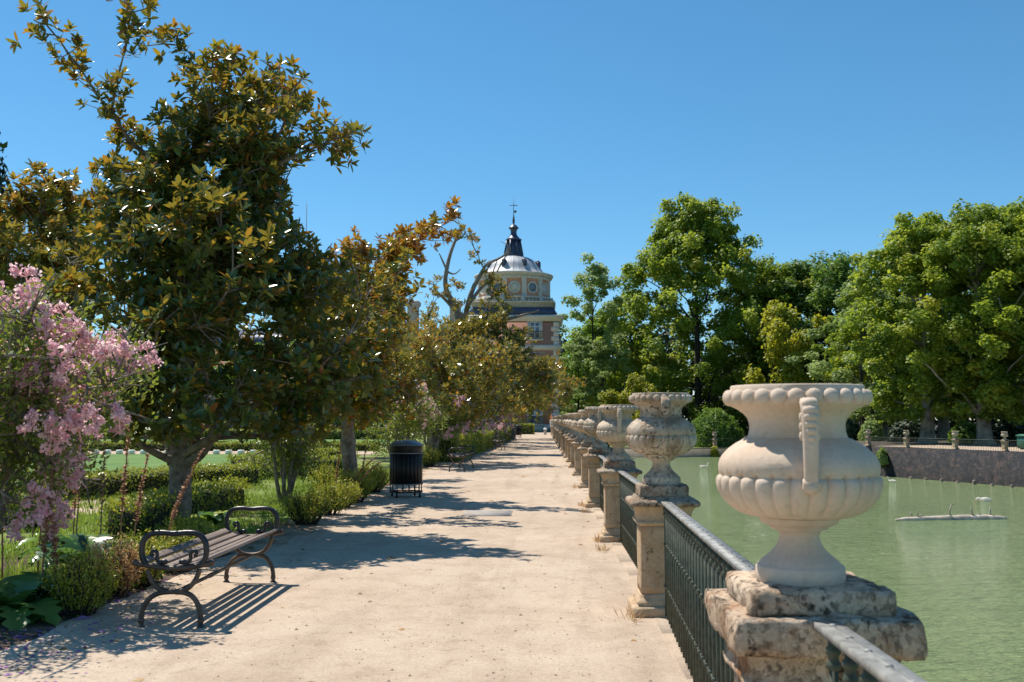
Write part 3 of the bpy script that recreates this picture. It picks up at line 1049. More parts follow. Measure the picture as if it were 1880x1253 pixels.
def leaves(mb, P, D, Nn, L, W, tone, fold=True, curl=0.12):
    """one leaf per row: base P, axis D, upper side Nn"""
    n = len(P)
    if n == 0:
        return
    L = np.broadcast_to(np.asarray(L, float), (n,))[:, None]
    W = np.broadcast_to(np.asarray(W, float), (n,))[:, None]
    D = unit(D)
    S = unit(np.cross(Nn, D))
    U = np.cross(D, S)
    if fold:
        c = curl * L
        V = np.stack([P,
                      P + D * L * .33 + S * W * .46 + U * W * .10, P + D * L * .33 - S * W * .46 + U * W * .10, P + D * L * .33 - U * W * .06,
                      P + D * L * .72 + S * W * .38 + U * W * .06 - U * c * .4, P + D * L * .72 - S * W * .38 + U * W * .06 - U * c * .4, P + D * L * .72 - U * W * .04 - U * c * .4,
                      P + D * L - U * c], 1).reshape(-1, 3)
        i = np.arange(n)[:, None] * 8
        tri = np.concatenate([i + np.array(q) for q in ((0, 3, 1), (0, 2, 3), (4, 6, 7), (6, 5, 7))])
        quad = np.concatenate([i + np.array(q) for q in ((1, 3, 6, 4), (3, 2, 5, 6))])
        mb.add(V, [tri, quad], np.repeat(tone, 8))
    else:
        V = np.stack([P, P + D * L * .45 - S * W * .5, P + D * L, P + D * L * .45 + S * W * .5], 1).reshape(-1, 3)
        i = np.arange(n)[:, None] * 4
        mb.add(V, [i + np.array((0, 1, 2, 3))], np.repeat(tone, 4))


def rosettes(mb, C, A, k, L, W, tone, fold=True, r=rng):
    """whorls of k leaves round twig ends C with twig direction A"""
    n = len(C)
    A = unit(A)
    ref = np.where(np.abs(A[:, 2:3]) < .9, np.array([[0, 0, 1.0]]), np.array([[1.0, 0, 0]]))
    X = unit(np.cross(A, ref))
    Y = np.cross(A, X)
    ang = (np.arange(k)[None, :] * 2.399 + r.uniform(0, 6.28, (n, 1))) + r.normal(0, .25, (n, k))
    th = R(30) + (np.arange(k)[None, :] / k) * R(62) + r.normal(0, .16, (n, k))
    rad = X[:, None, :] * np.cos(ang)[..., None] + Y[:, None, :] * np.sin(ang)[..., None]
    D = A[:, None, :] * np.cos(th)[..., None] + rad * np.sin(th)[..., None]
    Nn = A[:, None, :] * np.sin(th)[..., None] - rad * np.cos(th)[..., None]
    Nn = Nn + r.normal(0, .22, Nn.shape)
    P = C[:, None, :] - A[:, None, :] * (np.arange(k)[None, :, None] / k) * L * .45
    LL = L * r.uniform(.7, 1.15, (n, k))
    tn = np.clip(np.repeat(tone[:, None], k, 1) - .06 + r.normal(0, .15, (n, k)) + .45 * (r.uniform(0, 1, (n, k)) < .10 + .22 * tone[:, None]), 0, 1)
    leaves(mb, P.reshape(-1, 3), D.reshape(-1, 3), Nn.reshape(-1, 3), LL.ravel(), (LL * W / L).ravel(), tn.ravel(), fold)


def limb_curve(a, b, lift, n=9, wob=.06, r=rng):
    a, b = np.array(a, float), np.array(b, float)
    d = np.linalg.norm(b - a)
    mid = a * .55 + b * .45 + np.array((0, 0, lift * d))
    t = np.linspace(0, 1, n)[:, None]
    p = (1 - t) ** 2 * a + 2 * t * (1 - t) * mid + t ** 2 * b
    w = r.normal(0, wob * d / 3, (n, 3)) * np.sin(t * math.pi)
    return p + w


def grow(wood, tips, base, top, r0, twigs, L_leaf, side, start=.30, step=.30, rleaf=1, r=rng, lift=-.12, bare=(), zspire=99.0):
    """branch skeleton: every tip springs from the nearest limb already grown; side shoots carry the leaves.
    returns shoot ends, directions and how far out they are"""
    base, top = np.array(base, float), np.array(top, float)
    tips = np.array(tips, float)
    order = np.argsort(np.linalg.norm(tips - top, axis=1))
    pos = [base * (1 - f) + top * f for f in np.linspace(0, 1, 5)]
    par = [-1, 0, 1, 2, 3]
    dr = [unit(top - base)] * 5
    dist = [0.0] * 5
    cnt_own = [0] * 5
    chains = []
    for q in order:
        tip = tips[q]
        P_ = np.array(pos)
        v = tip - P_
        L = np.linalg.norm(v, axis=1)
        cosang = (v * np.array(dr)).sum(1) / (L + 1e-6)
        cost = L * (1.3 - .45 * cosang) + .42 * np.array(dist)
        cost[L < .35] += .6
        j0 = int(np.argmin(cost))
        a, d = pos[j0], L[j0]
        n = max(4, int(d / .28))
        ctl = a + dr[j0] * d * .38 + np.array((0, 0, lift * .25 * d)) + r.normal(0, .05 * d, 3)
        t = np.linspace(0, 1, n)[:, None]
        c = (1 - t) ** 2 * a + 2 * t * (1 - t) * ctl + t ** 2 * tip + r.normal(0, .018 * d, (n, 3)) * np.sin(t * math.pi)
        ids = [j0]
        for k in range(1, n):
            pos.append(c[k]); par.append(ids[-1]); dr.append(unit(c[k] - c[k - 1])); dist.append(dist[ids[-1]] + d / n); cnt_own.append(0)
            ids.append(len(pos) - 1)
        cnt_own[-1] = 1
        chains.append((q, ids))
    cnt = np.array(cnt_own, float)
    for k in range(len(pos) - 1, 4, -1):
        cnt[par[k]] += cnt[k]
    C, A, T = [], [], []
    rt = .0125
    rad = np.minimum(rt * np.maximum(cnt, .5) ** .52, r0 * .8)
    for q, ids in chains:
        c = np.array([pos[k] for k in ids])
        rr_ = rad[ids].copy()
        rr_[0] = rr_[1] * 1.15
        rr_[-1] *= .45
        wood.tube(c, rr_, 6 if rr_[0] < .06 else 9)
        if q in bare:
            continue
        d = np.linalg.norm(np.diff(c, axis=0), axis=1).sum()
        nst = max(2, int(d * (1 - start) / step))
        m = len(c)
        for k in range(nst + 1):
            t = start + (1 - start) * k / nst
            i = min(int(t * (m - 1)), m - 2)
            p = c[i] + (c[i + 1] - c[i]) * (t * (m - 1) - i)
            tg = unit(c[i + 1] - c[i])
            if k == nst:
                C.append(p); A.append(tg + np.array((0, 0, .4))); T.append(1.0)
                continue
            for _ in range(twigs - (1 if p[2] > zspire + .6 else 0)):
                sd = r.normal(size=3)
                sd = unit(sd - tg * np.dot(sd, tg) * .7 + np.array((0, 0, .25)))
                ln = side * r.uniform(.45, 1.15) * (1.1 - .45 * t) * (.62 if p[2] > zspire + .6 else 1.0)
                e = p + (sd + tg * .55) * ln
                mm = (p + e) / 2 + r.normal(0, .05 * ln, 3) - np.array((0, 0, .06 * ln))
                wood.tube([p, mm, e], [.010, .007, .003], 4, False)
                a_ = unit(e - mm) + np.array((0, 0, .55))
                C.append(e); A.append(a_); T.append(t)
                for _ in range(rleaf):
                    u = r.uniform(.35, .95)
                    C.append(p * (1 - u) + e * u + r.normal(0, .12, 3)); A.append(a_ + r.normal(0, .5, 3)); T.append(t * .9)
    return np.array(C), np.array(A), np.array(T)


def magnolia(label, base, trunk_top, r_trunk, tips, L_leaf=.17, twigs=3, side=.55, k=8, step=.3, mat='magnolia', fold=True, seed=0, bare=(), rleaf=1, tone0=.2, tone1=.45, trunk_mat='bark', start=.3, group=None, extra=None, zmin=1.35, fill=0, fillr=1.3, zspire=99.0, topf=.65):
    r = np.random.default_rng(seed)
    base = np.array(base, float)
    t = thing('magnolia_tree', label, 'tree', tuple(base), 0, group)
    wood = MB()
    tt = np.array(trunk_top, float) - base
    tr = np.array([(0, 0, -.1), (0, 0, .0), (0, 0, .12), tt * .4 + np.array((.02, .0, 0)), tt * .75, tt])
    wood.tube(tr, r_trunk * np.array((1.5, 1.32, 1.08, .98, .96, 1.05)), 14)
    tl = np.array(tips, float) - base
    if fill:
        i1, i2 = r.integers(0, len(tl), fill), r.integers(0, len(tl), fill)
        w = r.uniform(.25, .75, (fill, 1))
        q = tl[i1] * w + tl[i2] * (1 - w)
        q = q + r.normal(0, .25, q.shape)
        q = q[(q[:, 2] > zmin + .2) & (np.linalg.norm(q - tt, axis=1) > .7)]
        near = np.array([np.sort(np.linalg.norm(tl - p, axis=1))[2] for p in q])
        tl = np.concatenate([tl, q[near < np.where(q[:, 2] < zspire, fillr, fillr * topf)]])
    C, A, T = grow(wood, tl, tt * .8, tt, r_trunk, twigs, L_leaf, side, start, step, rleaf, r, bare=bare, zspire=zspire)
    if extra:
        extra(wood, base, r)
    auto_smooth(wood.build('trunk', M[trunk_mat], t), 60)
    keep = C[:, 2] > zmin
    C, A, T = C[keep], A[keep], T[keep]
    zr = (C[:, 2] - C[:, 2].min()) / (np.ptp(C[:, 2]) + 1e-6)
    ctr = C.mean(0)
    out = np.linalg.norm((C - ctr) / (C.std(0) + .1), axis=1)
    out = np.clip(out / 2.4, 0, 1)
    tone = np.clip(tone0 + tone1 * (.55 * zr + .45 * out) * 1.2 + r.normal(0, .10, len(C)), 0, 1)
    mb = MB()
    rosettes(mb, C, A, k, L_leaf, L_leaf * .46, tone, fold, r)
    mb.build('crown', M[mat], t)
    return t


# ------------------------------------------------------------------ the near magnolia
T1 = np.array((-5.38, 14.6, 0.0))
spec1 = [(75, 28, 13.6), (110, 75, 13.8), (205, -10, 14.4), (245, 40, 14.2), (265, 85, 14.9), (150, 130, 14.0), (340, 90, 15.0), (420, 88, 15.2), (380, 130, 14.3), (470, 165, 14.9), (555, 142, 14.4), (520, 190, 13.7),
         (585, 240, 14.0), (655, 240, 13.4), (640, 275, 14.2), (540, 300, 14.9), (300, 190, 13.4), (330, 250, 15.7), (430, 240, 13.6), (220, 230, 14.6), (250, 310, 13.4), (180, 300, 14.9), (480, 330, 15.8),
         (420, 350, 13.1), (160, 400, 13.6), (110, 460, 14.0), (230, 430, 12.7), (340, 430, 12.3), (300, 380, 16.3), (440, 460, 16.6), (480, 440, 12.8),
         (100, 560, 13.4), (150, 520, 15.3), (200, 560, 12.3), (300, 560, 11.9), (400, 560, 12.2), (500, 540, 12.8), (590, 540, 13.6), (640, 510, 14.8), (660, 580, 13.4), (350, 600, 16.8), (480, 590, 16.9), (250, 600, 16.4),
         (160, 650, 12.9), (210, 700, 12.4), (290, 690, 12.2), (380, 680, 12.1), (460, 670, 12.4), (540, 660, 12.9), (610, 650, 13.2), (670, 690, 14.0), (560, 720, 13.5), (500, 760, 13.2), (590, 760, 14.2), (430, 760, 12.7), (330, 770, 12.6), (250, 770, 12.9),
         (190, 760, 13.4), (220, 800, 14.8), (480, 800, 14.6), (520, 740, 16.2), (400, 740, 16.9), (290, 740, 16.8), (180, 720, 15.8), (600, 700, 16.0), (640, 620, 16.3), (560, 580, 16.6)]
tips1 = [at(*s) for s in spec1]
rs = np.random.default_rng(3)
for _ in range(34):
    x_, y_ = rs.uniform(235, 560), rs.uniform(110, 430)
    if (x_ < 500 or y_ < 250) and y_ > 110 + max(0, (x_ - 440)) * .5 and y_ > 300 - (x_ - 180) * 1.1:
        tips1.append(at(x_, y_ + 12, rs.uniform(13.4, 15.8)))
tips1 += [T1 + np.array((q[0], q[1], q[2])) for q in ((1.2, 3.6, 3.6), (-.6, 4.0, 4.2), (2.6, 3.0, 3.2), (-2.2, 3.0, 3.8), (.6, 3.2, 5.2), (-1.0, 3.4, 2.6), (1.9, 3.6, 2.4), (3.0, 2.2, 4.4))]


def boughs1(wood, base, r):
    for path, rad in (([(327, 850, 14.6), (290, 835, 14.3), (255, 815, 14.1), (235, 790, 14.0)], (.075, .055, .045, .03)),
                      ([(327, 855, 14.6), (360, 845, 14.4), (385, 815, 14.2), (400, 780, 14.2)], (.10, .075, .06, .04)),
                      ([(327, 840, 14.6), (400, 800, 14.0), (440, 760, 13.6), (480, 735, 13.4), (560, 715, 13.2)], (.075, .06, .05, .035, .015)),
                      ([(327, 850, 14.6), (315, 790, 14.7), (310, 720, 14.8), (300, 600, 14.8)], (.16, .13, .11, .06)),
                      ([(327, 850, 14.6), (345, 780, 14.5), (370, 690, 14.4), (400, 560, 14.4)], (.16, .13, .10, .05))):
        p = np.array([at(*q) for q in path]) - base
        wood.tube(smooth_path(p, 2), np.interp(np.linspace(0, 1, len(smooth_path(p, 2))), np.linspace(0, 1, len(rad)), rad), 9)


MG = 'magnolias along the garden side of the path'
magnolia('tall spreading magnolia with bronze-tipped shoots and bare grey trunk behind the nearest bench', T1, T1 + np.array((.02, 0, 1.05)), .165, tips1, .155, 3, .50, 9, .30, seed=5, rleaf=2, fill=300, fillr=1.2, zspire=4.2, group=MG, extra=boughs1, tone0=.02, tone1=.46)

# second magnolia, right behind: long limb reaching over the path with red-brown leaves
T2 = np.array((-4.35, 22.4, 0.0))
spec2 = [(832, 375, 19.5), (800, 398, 19.8), (770, 430, 19.6), (740, 400, 21), (720, 440, 20.3), (690, 470, 20.0), (660, 430, 22), (640, 420, 23), (580, 440, 23), (600, 470, 21), (750, 480, 19.6), (720, 520, 20), (680, 540, 19.8), (640, 520, 22.5),
         (700, 580, 19.4), (740, 560, 21), (650, 590, 19.6), (600, 570, 22), (690, 620, 18.8), (640, 640, 18.8), (710, 650, 19.6), (600, 640, 20), (660, 690, 18.9), (700, 700, 20), (580, 690, 20.4), (620, 730, 19.6), (680, 740, 20), (730, 690, 21.5), (560, 560, 24),
         (740, 620, 23), (520, 620, 24), (540, 690, 23.6), (690, 770, 20.6), (600, 780, 20.8), (560, 760, 21.2), (740, 740, 22.4), (500, 560, 25), (680, 500, 24.6), (720, 560, 25), (640, 660, 25), (700, 720, 25), (560, 640, 26), (520, 520, 24)]
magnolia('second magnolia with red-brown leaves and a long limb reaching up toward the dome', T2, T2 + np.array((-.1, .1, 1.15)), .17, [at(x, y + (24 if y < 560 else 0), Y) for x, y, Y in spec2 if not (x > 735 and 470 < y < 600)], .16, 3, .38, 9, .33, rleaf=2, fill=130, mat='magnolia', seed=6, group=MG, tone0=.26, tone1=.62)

# magnolia at the far left behind the pink shrub
T0 = np.array((-13.2, 26.0, 0))
spec0 = [(10, 370, 14.5), (60, 360, 15), (120, 350, 15), (180, 345, 15.5), (20, 420, 14), (90, 410, 14.2), (150, 400, 15), (40, 470, 13.8), (110, 470, 14), (-40, 400, 15), (-60, 460, 14.6), (0, 520, 13.8), (80, 530, 14), (150, 540, 14.6), (-50, 560, 15), (30, 600, 14.5), (110, 620, 14.6),
         (180, 470, 16), (200, 400, 16.5), (100, 430, 17.5), (0, 450, 17.5), (60, 580, 17.5), (150, 620, 17)]
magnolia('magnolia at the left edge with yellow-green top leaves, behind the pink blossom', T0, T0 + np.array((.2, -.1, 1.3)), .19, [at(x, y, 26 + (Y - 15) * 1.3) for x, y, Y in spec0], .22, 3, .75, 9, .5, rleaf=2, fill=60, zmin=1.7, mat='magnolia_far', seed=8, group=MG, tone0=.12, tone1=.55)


def dome_tips(base, rx, ry, z0, z1, n, r, xbias=0):
    out = []
    for q in range(n):
        a = q * 2.399963 + r.uniform(-.3, .3)
        v = (q + .5) / n
        zz = z0 + (z1 - z0) * v
        w = math.sqrt(max(0, 1 - (abs(v - .35) / .68) ** 2.2))
        rad = w * r.uniform(.72, 1.05)
        out.append(base + np.array((math.cos(a) * rx * rad + xbias * v, math.sin(a) * ry * rad, zz)))
    return out


far_m = [('third magnolia with dark inner leaves, its low bough bending over the pink blossom', (-4.1, 35.5), .19, 3.2, 3.6, 1.5, 4.7, 34, .3),
         ('golden-green magnolia rounded crown behind the third magnolia trunk', (-6.2, 42.0), .22, 3.3, 4.2, 1.8, 6.2, 34, .0),
         ('sunlit magnolia leaning out over the path before the palace door', (-3.0, 58.0), .22, 3.8, 5.0, 2.0, 5.3, 34, .3),
         ('magnolia with bronze leaves overhanging the clipped hedge in the distance', (-4.6, 68.0), .22, 4.2, 5.2, 2.3, 7.6, 36, .2),
         ('farthest magnolia reaching its branches across the path to the balustrade', (-2.6, 80.0), .24, 5.0, 5.4, 2.3, 6.3, 38, .8)]
for i, (lab, (bx, by), rt, rx, ry, z0, z1, n, xb) in enumerate(far_m):
    r = np.random.default_rng(40 + i)
    b = np.array((bx, by, 0.0))
    magnolia(lab, b, b + np.array((.15, 0, 1.7)), rt, dome_tips(b, rx, ry, z0, z1, n, r, xb), .23 if by > 50 else .21, 3, .80, 8, .42 if by < 50 else .5, rleaf=2, fill=60, fillr=2.2, mat='magnolia_far', fold=False, seed=60 + i, group=MG, tone0=.22, tone1=.42)

# the old magnolia with bare dead limbs in front of the dome
T5 = np.array((-4.5, 49.0, 0.0))
r5 = np.random.default_rng(77)


def bare_limbs(wood, base, r):
    Y = 48.5
    for path, rad in (([(845, 800, 49), (848, 700, 49), (850, 620, 49), (843, 575, 49)], (.34, .32, .30, .26)),
                      ([(848, 610, 49), (835, 560, 49), (815, 530, 49), (822, 480, 49), (836, 440, 49), (850, 418, 49)], (.26, .22, .17, .13, .09, .04)),
                      ([(822, 500, 49), (812, 478, 49), (806, 465, 49)], (.10, .06, .02)), ([(836, 443, 49), (852, 432, 49), (856, 425, 49)], (.08, .05, .02)),
                      ([(822, 500, 49), (835, 505, 49), (846, 494, 49)], (.09, .05, .02)),
                      ([(850, 610, 49), (858, 560, 48), (870, 525, 48), (885, 500, 48), (892, 485, 48), (925, 472, 48), (935, 455, 48)], (.24, .19, .16, .13, .10, .06, .02)),
                      ([(912, 500, 48), (925, 475, 48), (940, 458, 48), (932, 450, 48), (918, 443, 48)], (.06, .05, .03, .02, .01)), ([(900, 520, 48), (908, 490, 48), (916, 472, 48)], (.08, .04, .02)),
                      ([(860, 560, 48), (885, 525, 48), (905, 515, 48)], (.15, .10, .05)), ([(843, 580, 49), (820, 552, 49), (800, 535, 49), (795, 520, 49)], (.18, .12, .08, .03)),
                      ([(850, 640, 48), (880, 610, 47), (915, 590, 47), (950, 582, 47), (990, 570, 47)], (.22, .17, .13, .09, .03)),
                      ([(850, 650, 48), (890, 640, 46.5), (925, 640, 46.5), (965, 648, 46), (1000, 650, 46)], (.22, .17, .13, .08, .03)),
                      ([(850, 690, 48), (800, 640, 48), (770, 610, 48), (740, 590, 48)], (.2, .13, .09, .03))):
        p = np.array([at(*q) for q in path]) - base
        s = smooth_path(p, 2)
        wood.tube(s, np.interp(np.linspace(0, 1, len(s)), np.linspace(0, 1, len(rad)), rad) * .72, 8)


spec5 = [(845, 418, 49), (868, 432, 49), (835, 425, 49), (862, 440, 48), (800, 510, 49), (820, 530, 48), (845, 520, 48), (905, 505, 48), (895, 520, 47.5), (925, 520, 48), (870, 550, 48), (900, 550, 47),
         (880, 590, 47), (925, 575, 47), (795, 560, 48), (775, 590, 48), (860, 600, 46), (910, 610, 46), (945, 640, 46), (890, 650, 45.5), (940, 605, 46), (958, 628, 46), (930, 560, 47), (915, 540, 47), (950, 660, 45), (840, 620, 47), (790, 640, 47), (760, 630, 47), (830, 660, 46),
         (870, 690, 45), (920, 690, 45), (965, 690, 45), (1000, 680, 46), (800, 700, 46), (750, 690, 46), (840, 730, 45), (900, 730, 44.5), (950, 730, 45), (990, 725, 45.5), (1025, 690, 47), (1015, 720, 47), (780, 740, 46), (1040, 700, 49), (820, 590, 50), (880, 640, 51), (940, 680, 51), (850, 700, 51), (990, 690, 50)]
magnolia('old magnolia with bare grey dead limbs rising in front of the dome', T5, T5 + np.array((0, 0, 3.0)), .36, [at(*s) for s in spec5], .22, 3, .70, 7, .55, mat='magnolia_far', fold=False, seed=31, group=MG, start=.5, extra=bare_limbs, tone0=.20, tone1=.40, rleaf=2, trunk_mat='bark_grey', zmin=1.6, fill=130, fillr=1.5, zspire=6.3, topf=.2)

# ------------------------------------------------------------------ big deciduous trees across the water
def tree_mesh(seed, H, Rr, z0, nclump, per, ls, rc, shape=1.0, gap=.0, top_pow=1.0, wood_r=.5, mat_wood='bark_dark', lobes=5):
    r = np.random.default_rng(seed)
    wood = MB()
    wood.tube([(0, 0, -.3), (0, 0, .0), (0, 0, .7), (.1, 0, z0 * .6 + 1), (.2, .1, H * .45), (.1, 0, H * .8), (0, 0, H * .93)], np.array((1.9, 1.6, 1.1, .95, .62, .22, .05)) * wood_r, 12)
    la = r.uniform(0, 6.28, lobes); lz = r.uniform(.1, .9, lobes)
    C = []
    tries = 0
    while len(C) < nclump and tries < nclump * 30:
        tries += 1
        v = r.uniform(0, 1) ** .9
        a = r.uniform(0, 6.28)
        prof = math.sin(math.pi * min(1, max(0.0, (v * .86 + .10))) ** top_pow) ** .75
        bump_ = 1 + .24 * sum(math.cos(a - la[k]) * math.exp(-((v - lz[k]) / .22) ** 2) for k in range(lobes)) + .13 * r.normal()
        q = r.uniform(.0, 1) ** .30
        rad = Rr * prof * bump_ * q
        C.append((math.cos(a) * rad, math.sin(a) * rad, z0 + (H - z0) * v + (abs(r.normal(0, .055)) * H if v > .62 else 0)))
    C = np.array(C)
    # limbs reaching into the crown
    for c in C[r.choice(len(C), min(26, len(C)), False)]:
        s = np.array((.1, 0, max(z0 * .7 + 1, c[2] - np.hypot(c[0], c[1]) * r.uniform(.7, 1.3))))
        s[2] = min(s[2], H * .75)
        wood.tube(limb_curve(s, c, .05, 7, .08, r), np.linspace(.16, .03, 7) * wood_r / .5, 5)
    mb = MB()
    n = nclump * per
    ci = np.repeat(np.arange(len(C)), per)[:n]
    n = len(ci)
    d = rand_dirs(n, r)
    d[:, 2] = d[:, 2] * .8 + .22
    d = unit(d)
    rcl = rc * r.uniform(.6, 1.3, len(C))[ci]
    rad = rcl * r.uniform(.25, 1.0, n) ** .5
    sub = r.normal(0, 1, (len(C), 3))
    P = C[ci] + d * rad[:, None] * np.array((1.1, 1.1, .95))
    # tufts: pull leaves toward random tuft centres for a clumpy look
    nt_ = len(C) * 7
    tc = C[np.repeat(np.arange(len(C)), 7)] + unit(r.normal(size=(nt_, 3))) * np.repeat(rc * .85, nt_)[:, None] * np.array((1.05, 1.05, .9))
    pick = ci * 7 + r.integers(0, 7, n)
    w = r.uniform(0, .75, n)[:, None]
    P = P * (1 - w) + (tc[pick] + r.normal(0, rc * .22, (n, 3))) * w
    Nn = unit(d * .6 + np.array((-.25, .1, .8)) + r.normal(0, .5, (n, 3)))
    D = unit(np.cross(Nn, rand_dirs(n, r)))
    L = ls * r.uniform(.6, 1.3, n)
    tn = np.clip(.42 + .22 * r.normal(size=len(C))[ci] + .14 * r.normal(size=n), 0, 1)
    leaves(mb, P - D * L[:, None] * .5, D, Nn, L, L * .85, tn, False)
    return wood, mb


def far_tree(name, label, loc, meshes, s=1.0, rz=0.0, sz=None, group=None, cat='tree'):
    t = thing(name, label, cat, loc, rz, group)
    t.scale = (s, s, sz or s)
    place(meshes[0], 'trunk', t)
    place(meshes[1], 'crown', t)
    return t


def protos(seed, mat, wood='bark_dark', **kw):
    w, c = tree_mesh(seed, **kw)
    return w.mesh('trunk', M[wood], True), c.mesh('crown', M[mat])


GT = 'big trees across the water'
pA = protos(101, 'plane', H=31, Rr=13.8, z0=.0, nclump=430, per=215, ls=.46, rc=1.55, top_pow=.72, wood_r=.6)
pB = protos(102, 'plane', 'bark_pale', H=21, Rr=7.0, z0=2.6, nclump=240, per=200, ls=.34, rc=1.12, top_pow=.95, wood_r=.62)
pC = protos(103, 'plane_deep', H=21, Rr=6.2, z0=3.0, nclump=100, per=260, ls=.42, rc=1.6, top_pow=.9, wood_r=.4)
pD = protos(104, 'pale_leaf', H=24, Rr=6.6, z0=1.0, nclump=84, per=190, ls=.40, rc=1.15, top_pow=.85, wood_r=.3)
pE = protos(105, 'yellowing', H=9, Rr=4.2, z0=1.0, nclump=34, per=300, ls=.34, rc=1.2, top_pow=.9, wood_r=.22)


def gx(x, Y):
    return (x - 1000) / FPX * Y


QZ, BZ = -2.05, -.72
far_tree('plane_tree', 'tallest broad round tree with yellow-green top, standing right of the dome', (gx(1278, 158), 158, QZ), pA, 1.09, .4, 1.14, GT)
far_tree('airy_tree', 'thin airy pale-green tree with branches showing, between the dome and the tallest tree', (gx(1088, 151), 151, QZ), pD, 1.02, 1.0, 1.08, GT)
far_tree('deep_green_tree', 'deep green tree between the tallest tree and the blue gap in the sky', (gx(1480, 156), 156, BZ), pC, 1.36, .7, 1.22, GT)
far_tree('deep_green_tree', 'smaller deep green tree right under the blue gap in the treetops', (gx(1548, 150), 150, BZ), pC, 1.16, 2.5, 1.20, GT)
far_tree('pale_tree', 'soft grey-green tree just left of the right-hand plane trees', (gx(1578, 118), 118, BZ), pD, .95, 2.0, .74, GT)
far_tree('yellowing_tree', 'yellowing tree tucked at the right flank of the tallest tree', (gx(1440, 140), 140, BZ), pE, 1.35, .2, 1.95, GT)
far_tree('plane_tree', 'large plane tree above the far promenade with its crown leaning left', (gx(1690, 97), 97, BZ), pB, 1.02, .0, .95, GT)
far_tree('plane_tree', 'plane tree with thick pale trunk behind the third far pedestal', (gx(1792, 92), 92, BZ), pB, 1.0, 2.2, .95, GT)
far_tree('plane_tree', 'plane tree cut by the right edge of the view', (gx(1890, 90), 90, BZ), pB, 1.0, 4.0, .92, GT)
far_tree('plane_tree', 'taller plane tree behind, its top showing between the two right-hand crowns', (gx(1845, 112), 112, BZ), pB, 1.1, 5.0, 1.14, GT)
far_tree('plane_tree', 'plane tree in the second row, half hidden behind the crown leaning left', (gx(1720, 120), 120, BZ), pB, 1.0, 1.2, 1.15, GT)
far_tree('plane_tree', 'broad mid-green tree filling in behind the yellowing tree', (gx(1418, 160), 160, BZ), pB, 1.45, 2.9, 1.18, GT)
far_tree('plane_tree', 'mid-green tree low behind the soft grey-green tree', (gx(1612, 125), 125, BZ), pB, 1.0, 3.9, .82, GT)
far_tree('pale_tree', 'pale green tree filling the gap between the thin airy tree and the tallest tree', (gx(1158, 172), 172, QZ), pD, 1.25, 4.6, .98, GT)
far_tree('deep_green_tree', 'mid-green tree low behind the thin airy tree right of the dome', (gx(1105, 168), 168, QZ), pC, 1.2, 5.2, .95, GT)
far_tree('yellowing_tree', 'low bright yellow-green young tree by the quay, just above the row of urns', (gx(1172, 131.5), 131.5, QZ), pE, .72, 1.4, 1.0, GT)
far_tree('lime_tree', 'low lime-green bushy tree left of the yellow-green young tree on the quay', (gx(1115, 132), 132, QZ), pE, .72, 3.0, .78, GT)
far_tree('deep_green_tree', 'pale green tree beside the palace, over the far end of the balustrade', (gx(1062, 147), 147, QZ), pD, .78, 1.1, .62, GT)
far_tree('pale_tree', 'grey-green tree low against the tall airy tree beside the palace', (gx(1108, 146), 146, QZ), pD, .86, 3.3, .60, GT)

# deep wood behind them, a single far mass, canopy shade painted into its leaf colour
r = np.random.default_rng(55)
wd = MB()
n = 52000
u = r.uniform(0, 1, n)
X = r.uniform(2, 150, n)
Y = 176 + r.uniform(0, 22, n) - np.clip(X - 30, 0, 60) * .75
Z = -2.5 + (17.5 + 3 * np.sin(X * .35) + 2 * np.sin(X * .83 + 1)) * u ** .8
D = rand_dirs(n, r)
Nn = unit(rand_dirs(n, r) + np.array((0, -.5, .6)))
leaves(wd, np.stack([X, Y, Z], 1), D, Nn, .95 * r.uniform(.6, 1.3, n), .8, np.clip(r.normal(.3, .2, n), 0, 1), False)
tag(wd.build('distant_wood', M['shade_leaf']), 'wood painted dark with shade, closing the view behind the trees across the water', 'wood', kind='stuff')


# rounded bushes on the far banks
def bush_mesh(seed, rx, rz, n, ls, tuft=.0, base=.0):
    r = np.random.default_rng(seed)
    d = rand_dirs(n, r)
    d[:, 2] = np.abs(d[:, 2]) * 1.1 - .08
    d = unit(d)
    lump = np.array([1 + .13 * mnoise.noise(Vector(q) * 2.6 + Vector((seed, 0, 0))) + .08 * mnoise.noise(Vector(q) * 7) for q in d])
    rad = lump * r.uniform(.80, 1.0, n)
    P = d * rad[:, None] * np.array((rx, rx, rz)) + np.array((0, 0, base))
    Nn = unit(d + r.normal(0, .5, (n, 3)))
    D = unit(np.cross(Nn, rand_dirs(n, r)) + np.array((0, 0, tuft)))
    mb = MB()
    L = ls * r.uniform(.6, 1.3, n)
    leaves(mb, P - D * L[:, None] * .4, D, Nn, L, L * (.75 if not tuft else .5), np.clip(r.normal(.42, .22, n), 0, 1), False)
    core = MB()
    core.ball((0, 0, base * .5 + rz * .25), (rx * .74, rx * .74, rz * .60), 16, 10)
    return mb, core


def bush(name, label, loc, rx, rz, n, ls, mat, seed, tuft=0.0, group=None, cat='bush', core='box_core'):
    t = thing(name, label, cat, loc, 0, group)
    mb, co = bush_mesh(seed, rx, rz, n, ls, tuft)
    mb.build('foliage', M[mat], t)
    co.build('stems', M[core], t, True)
    return t


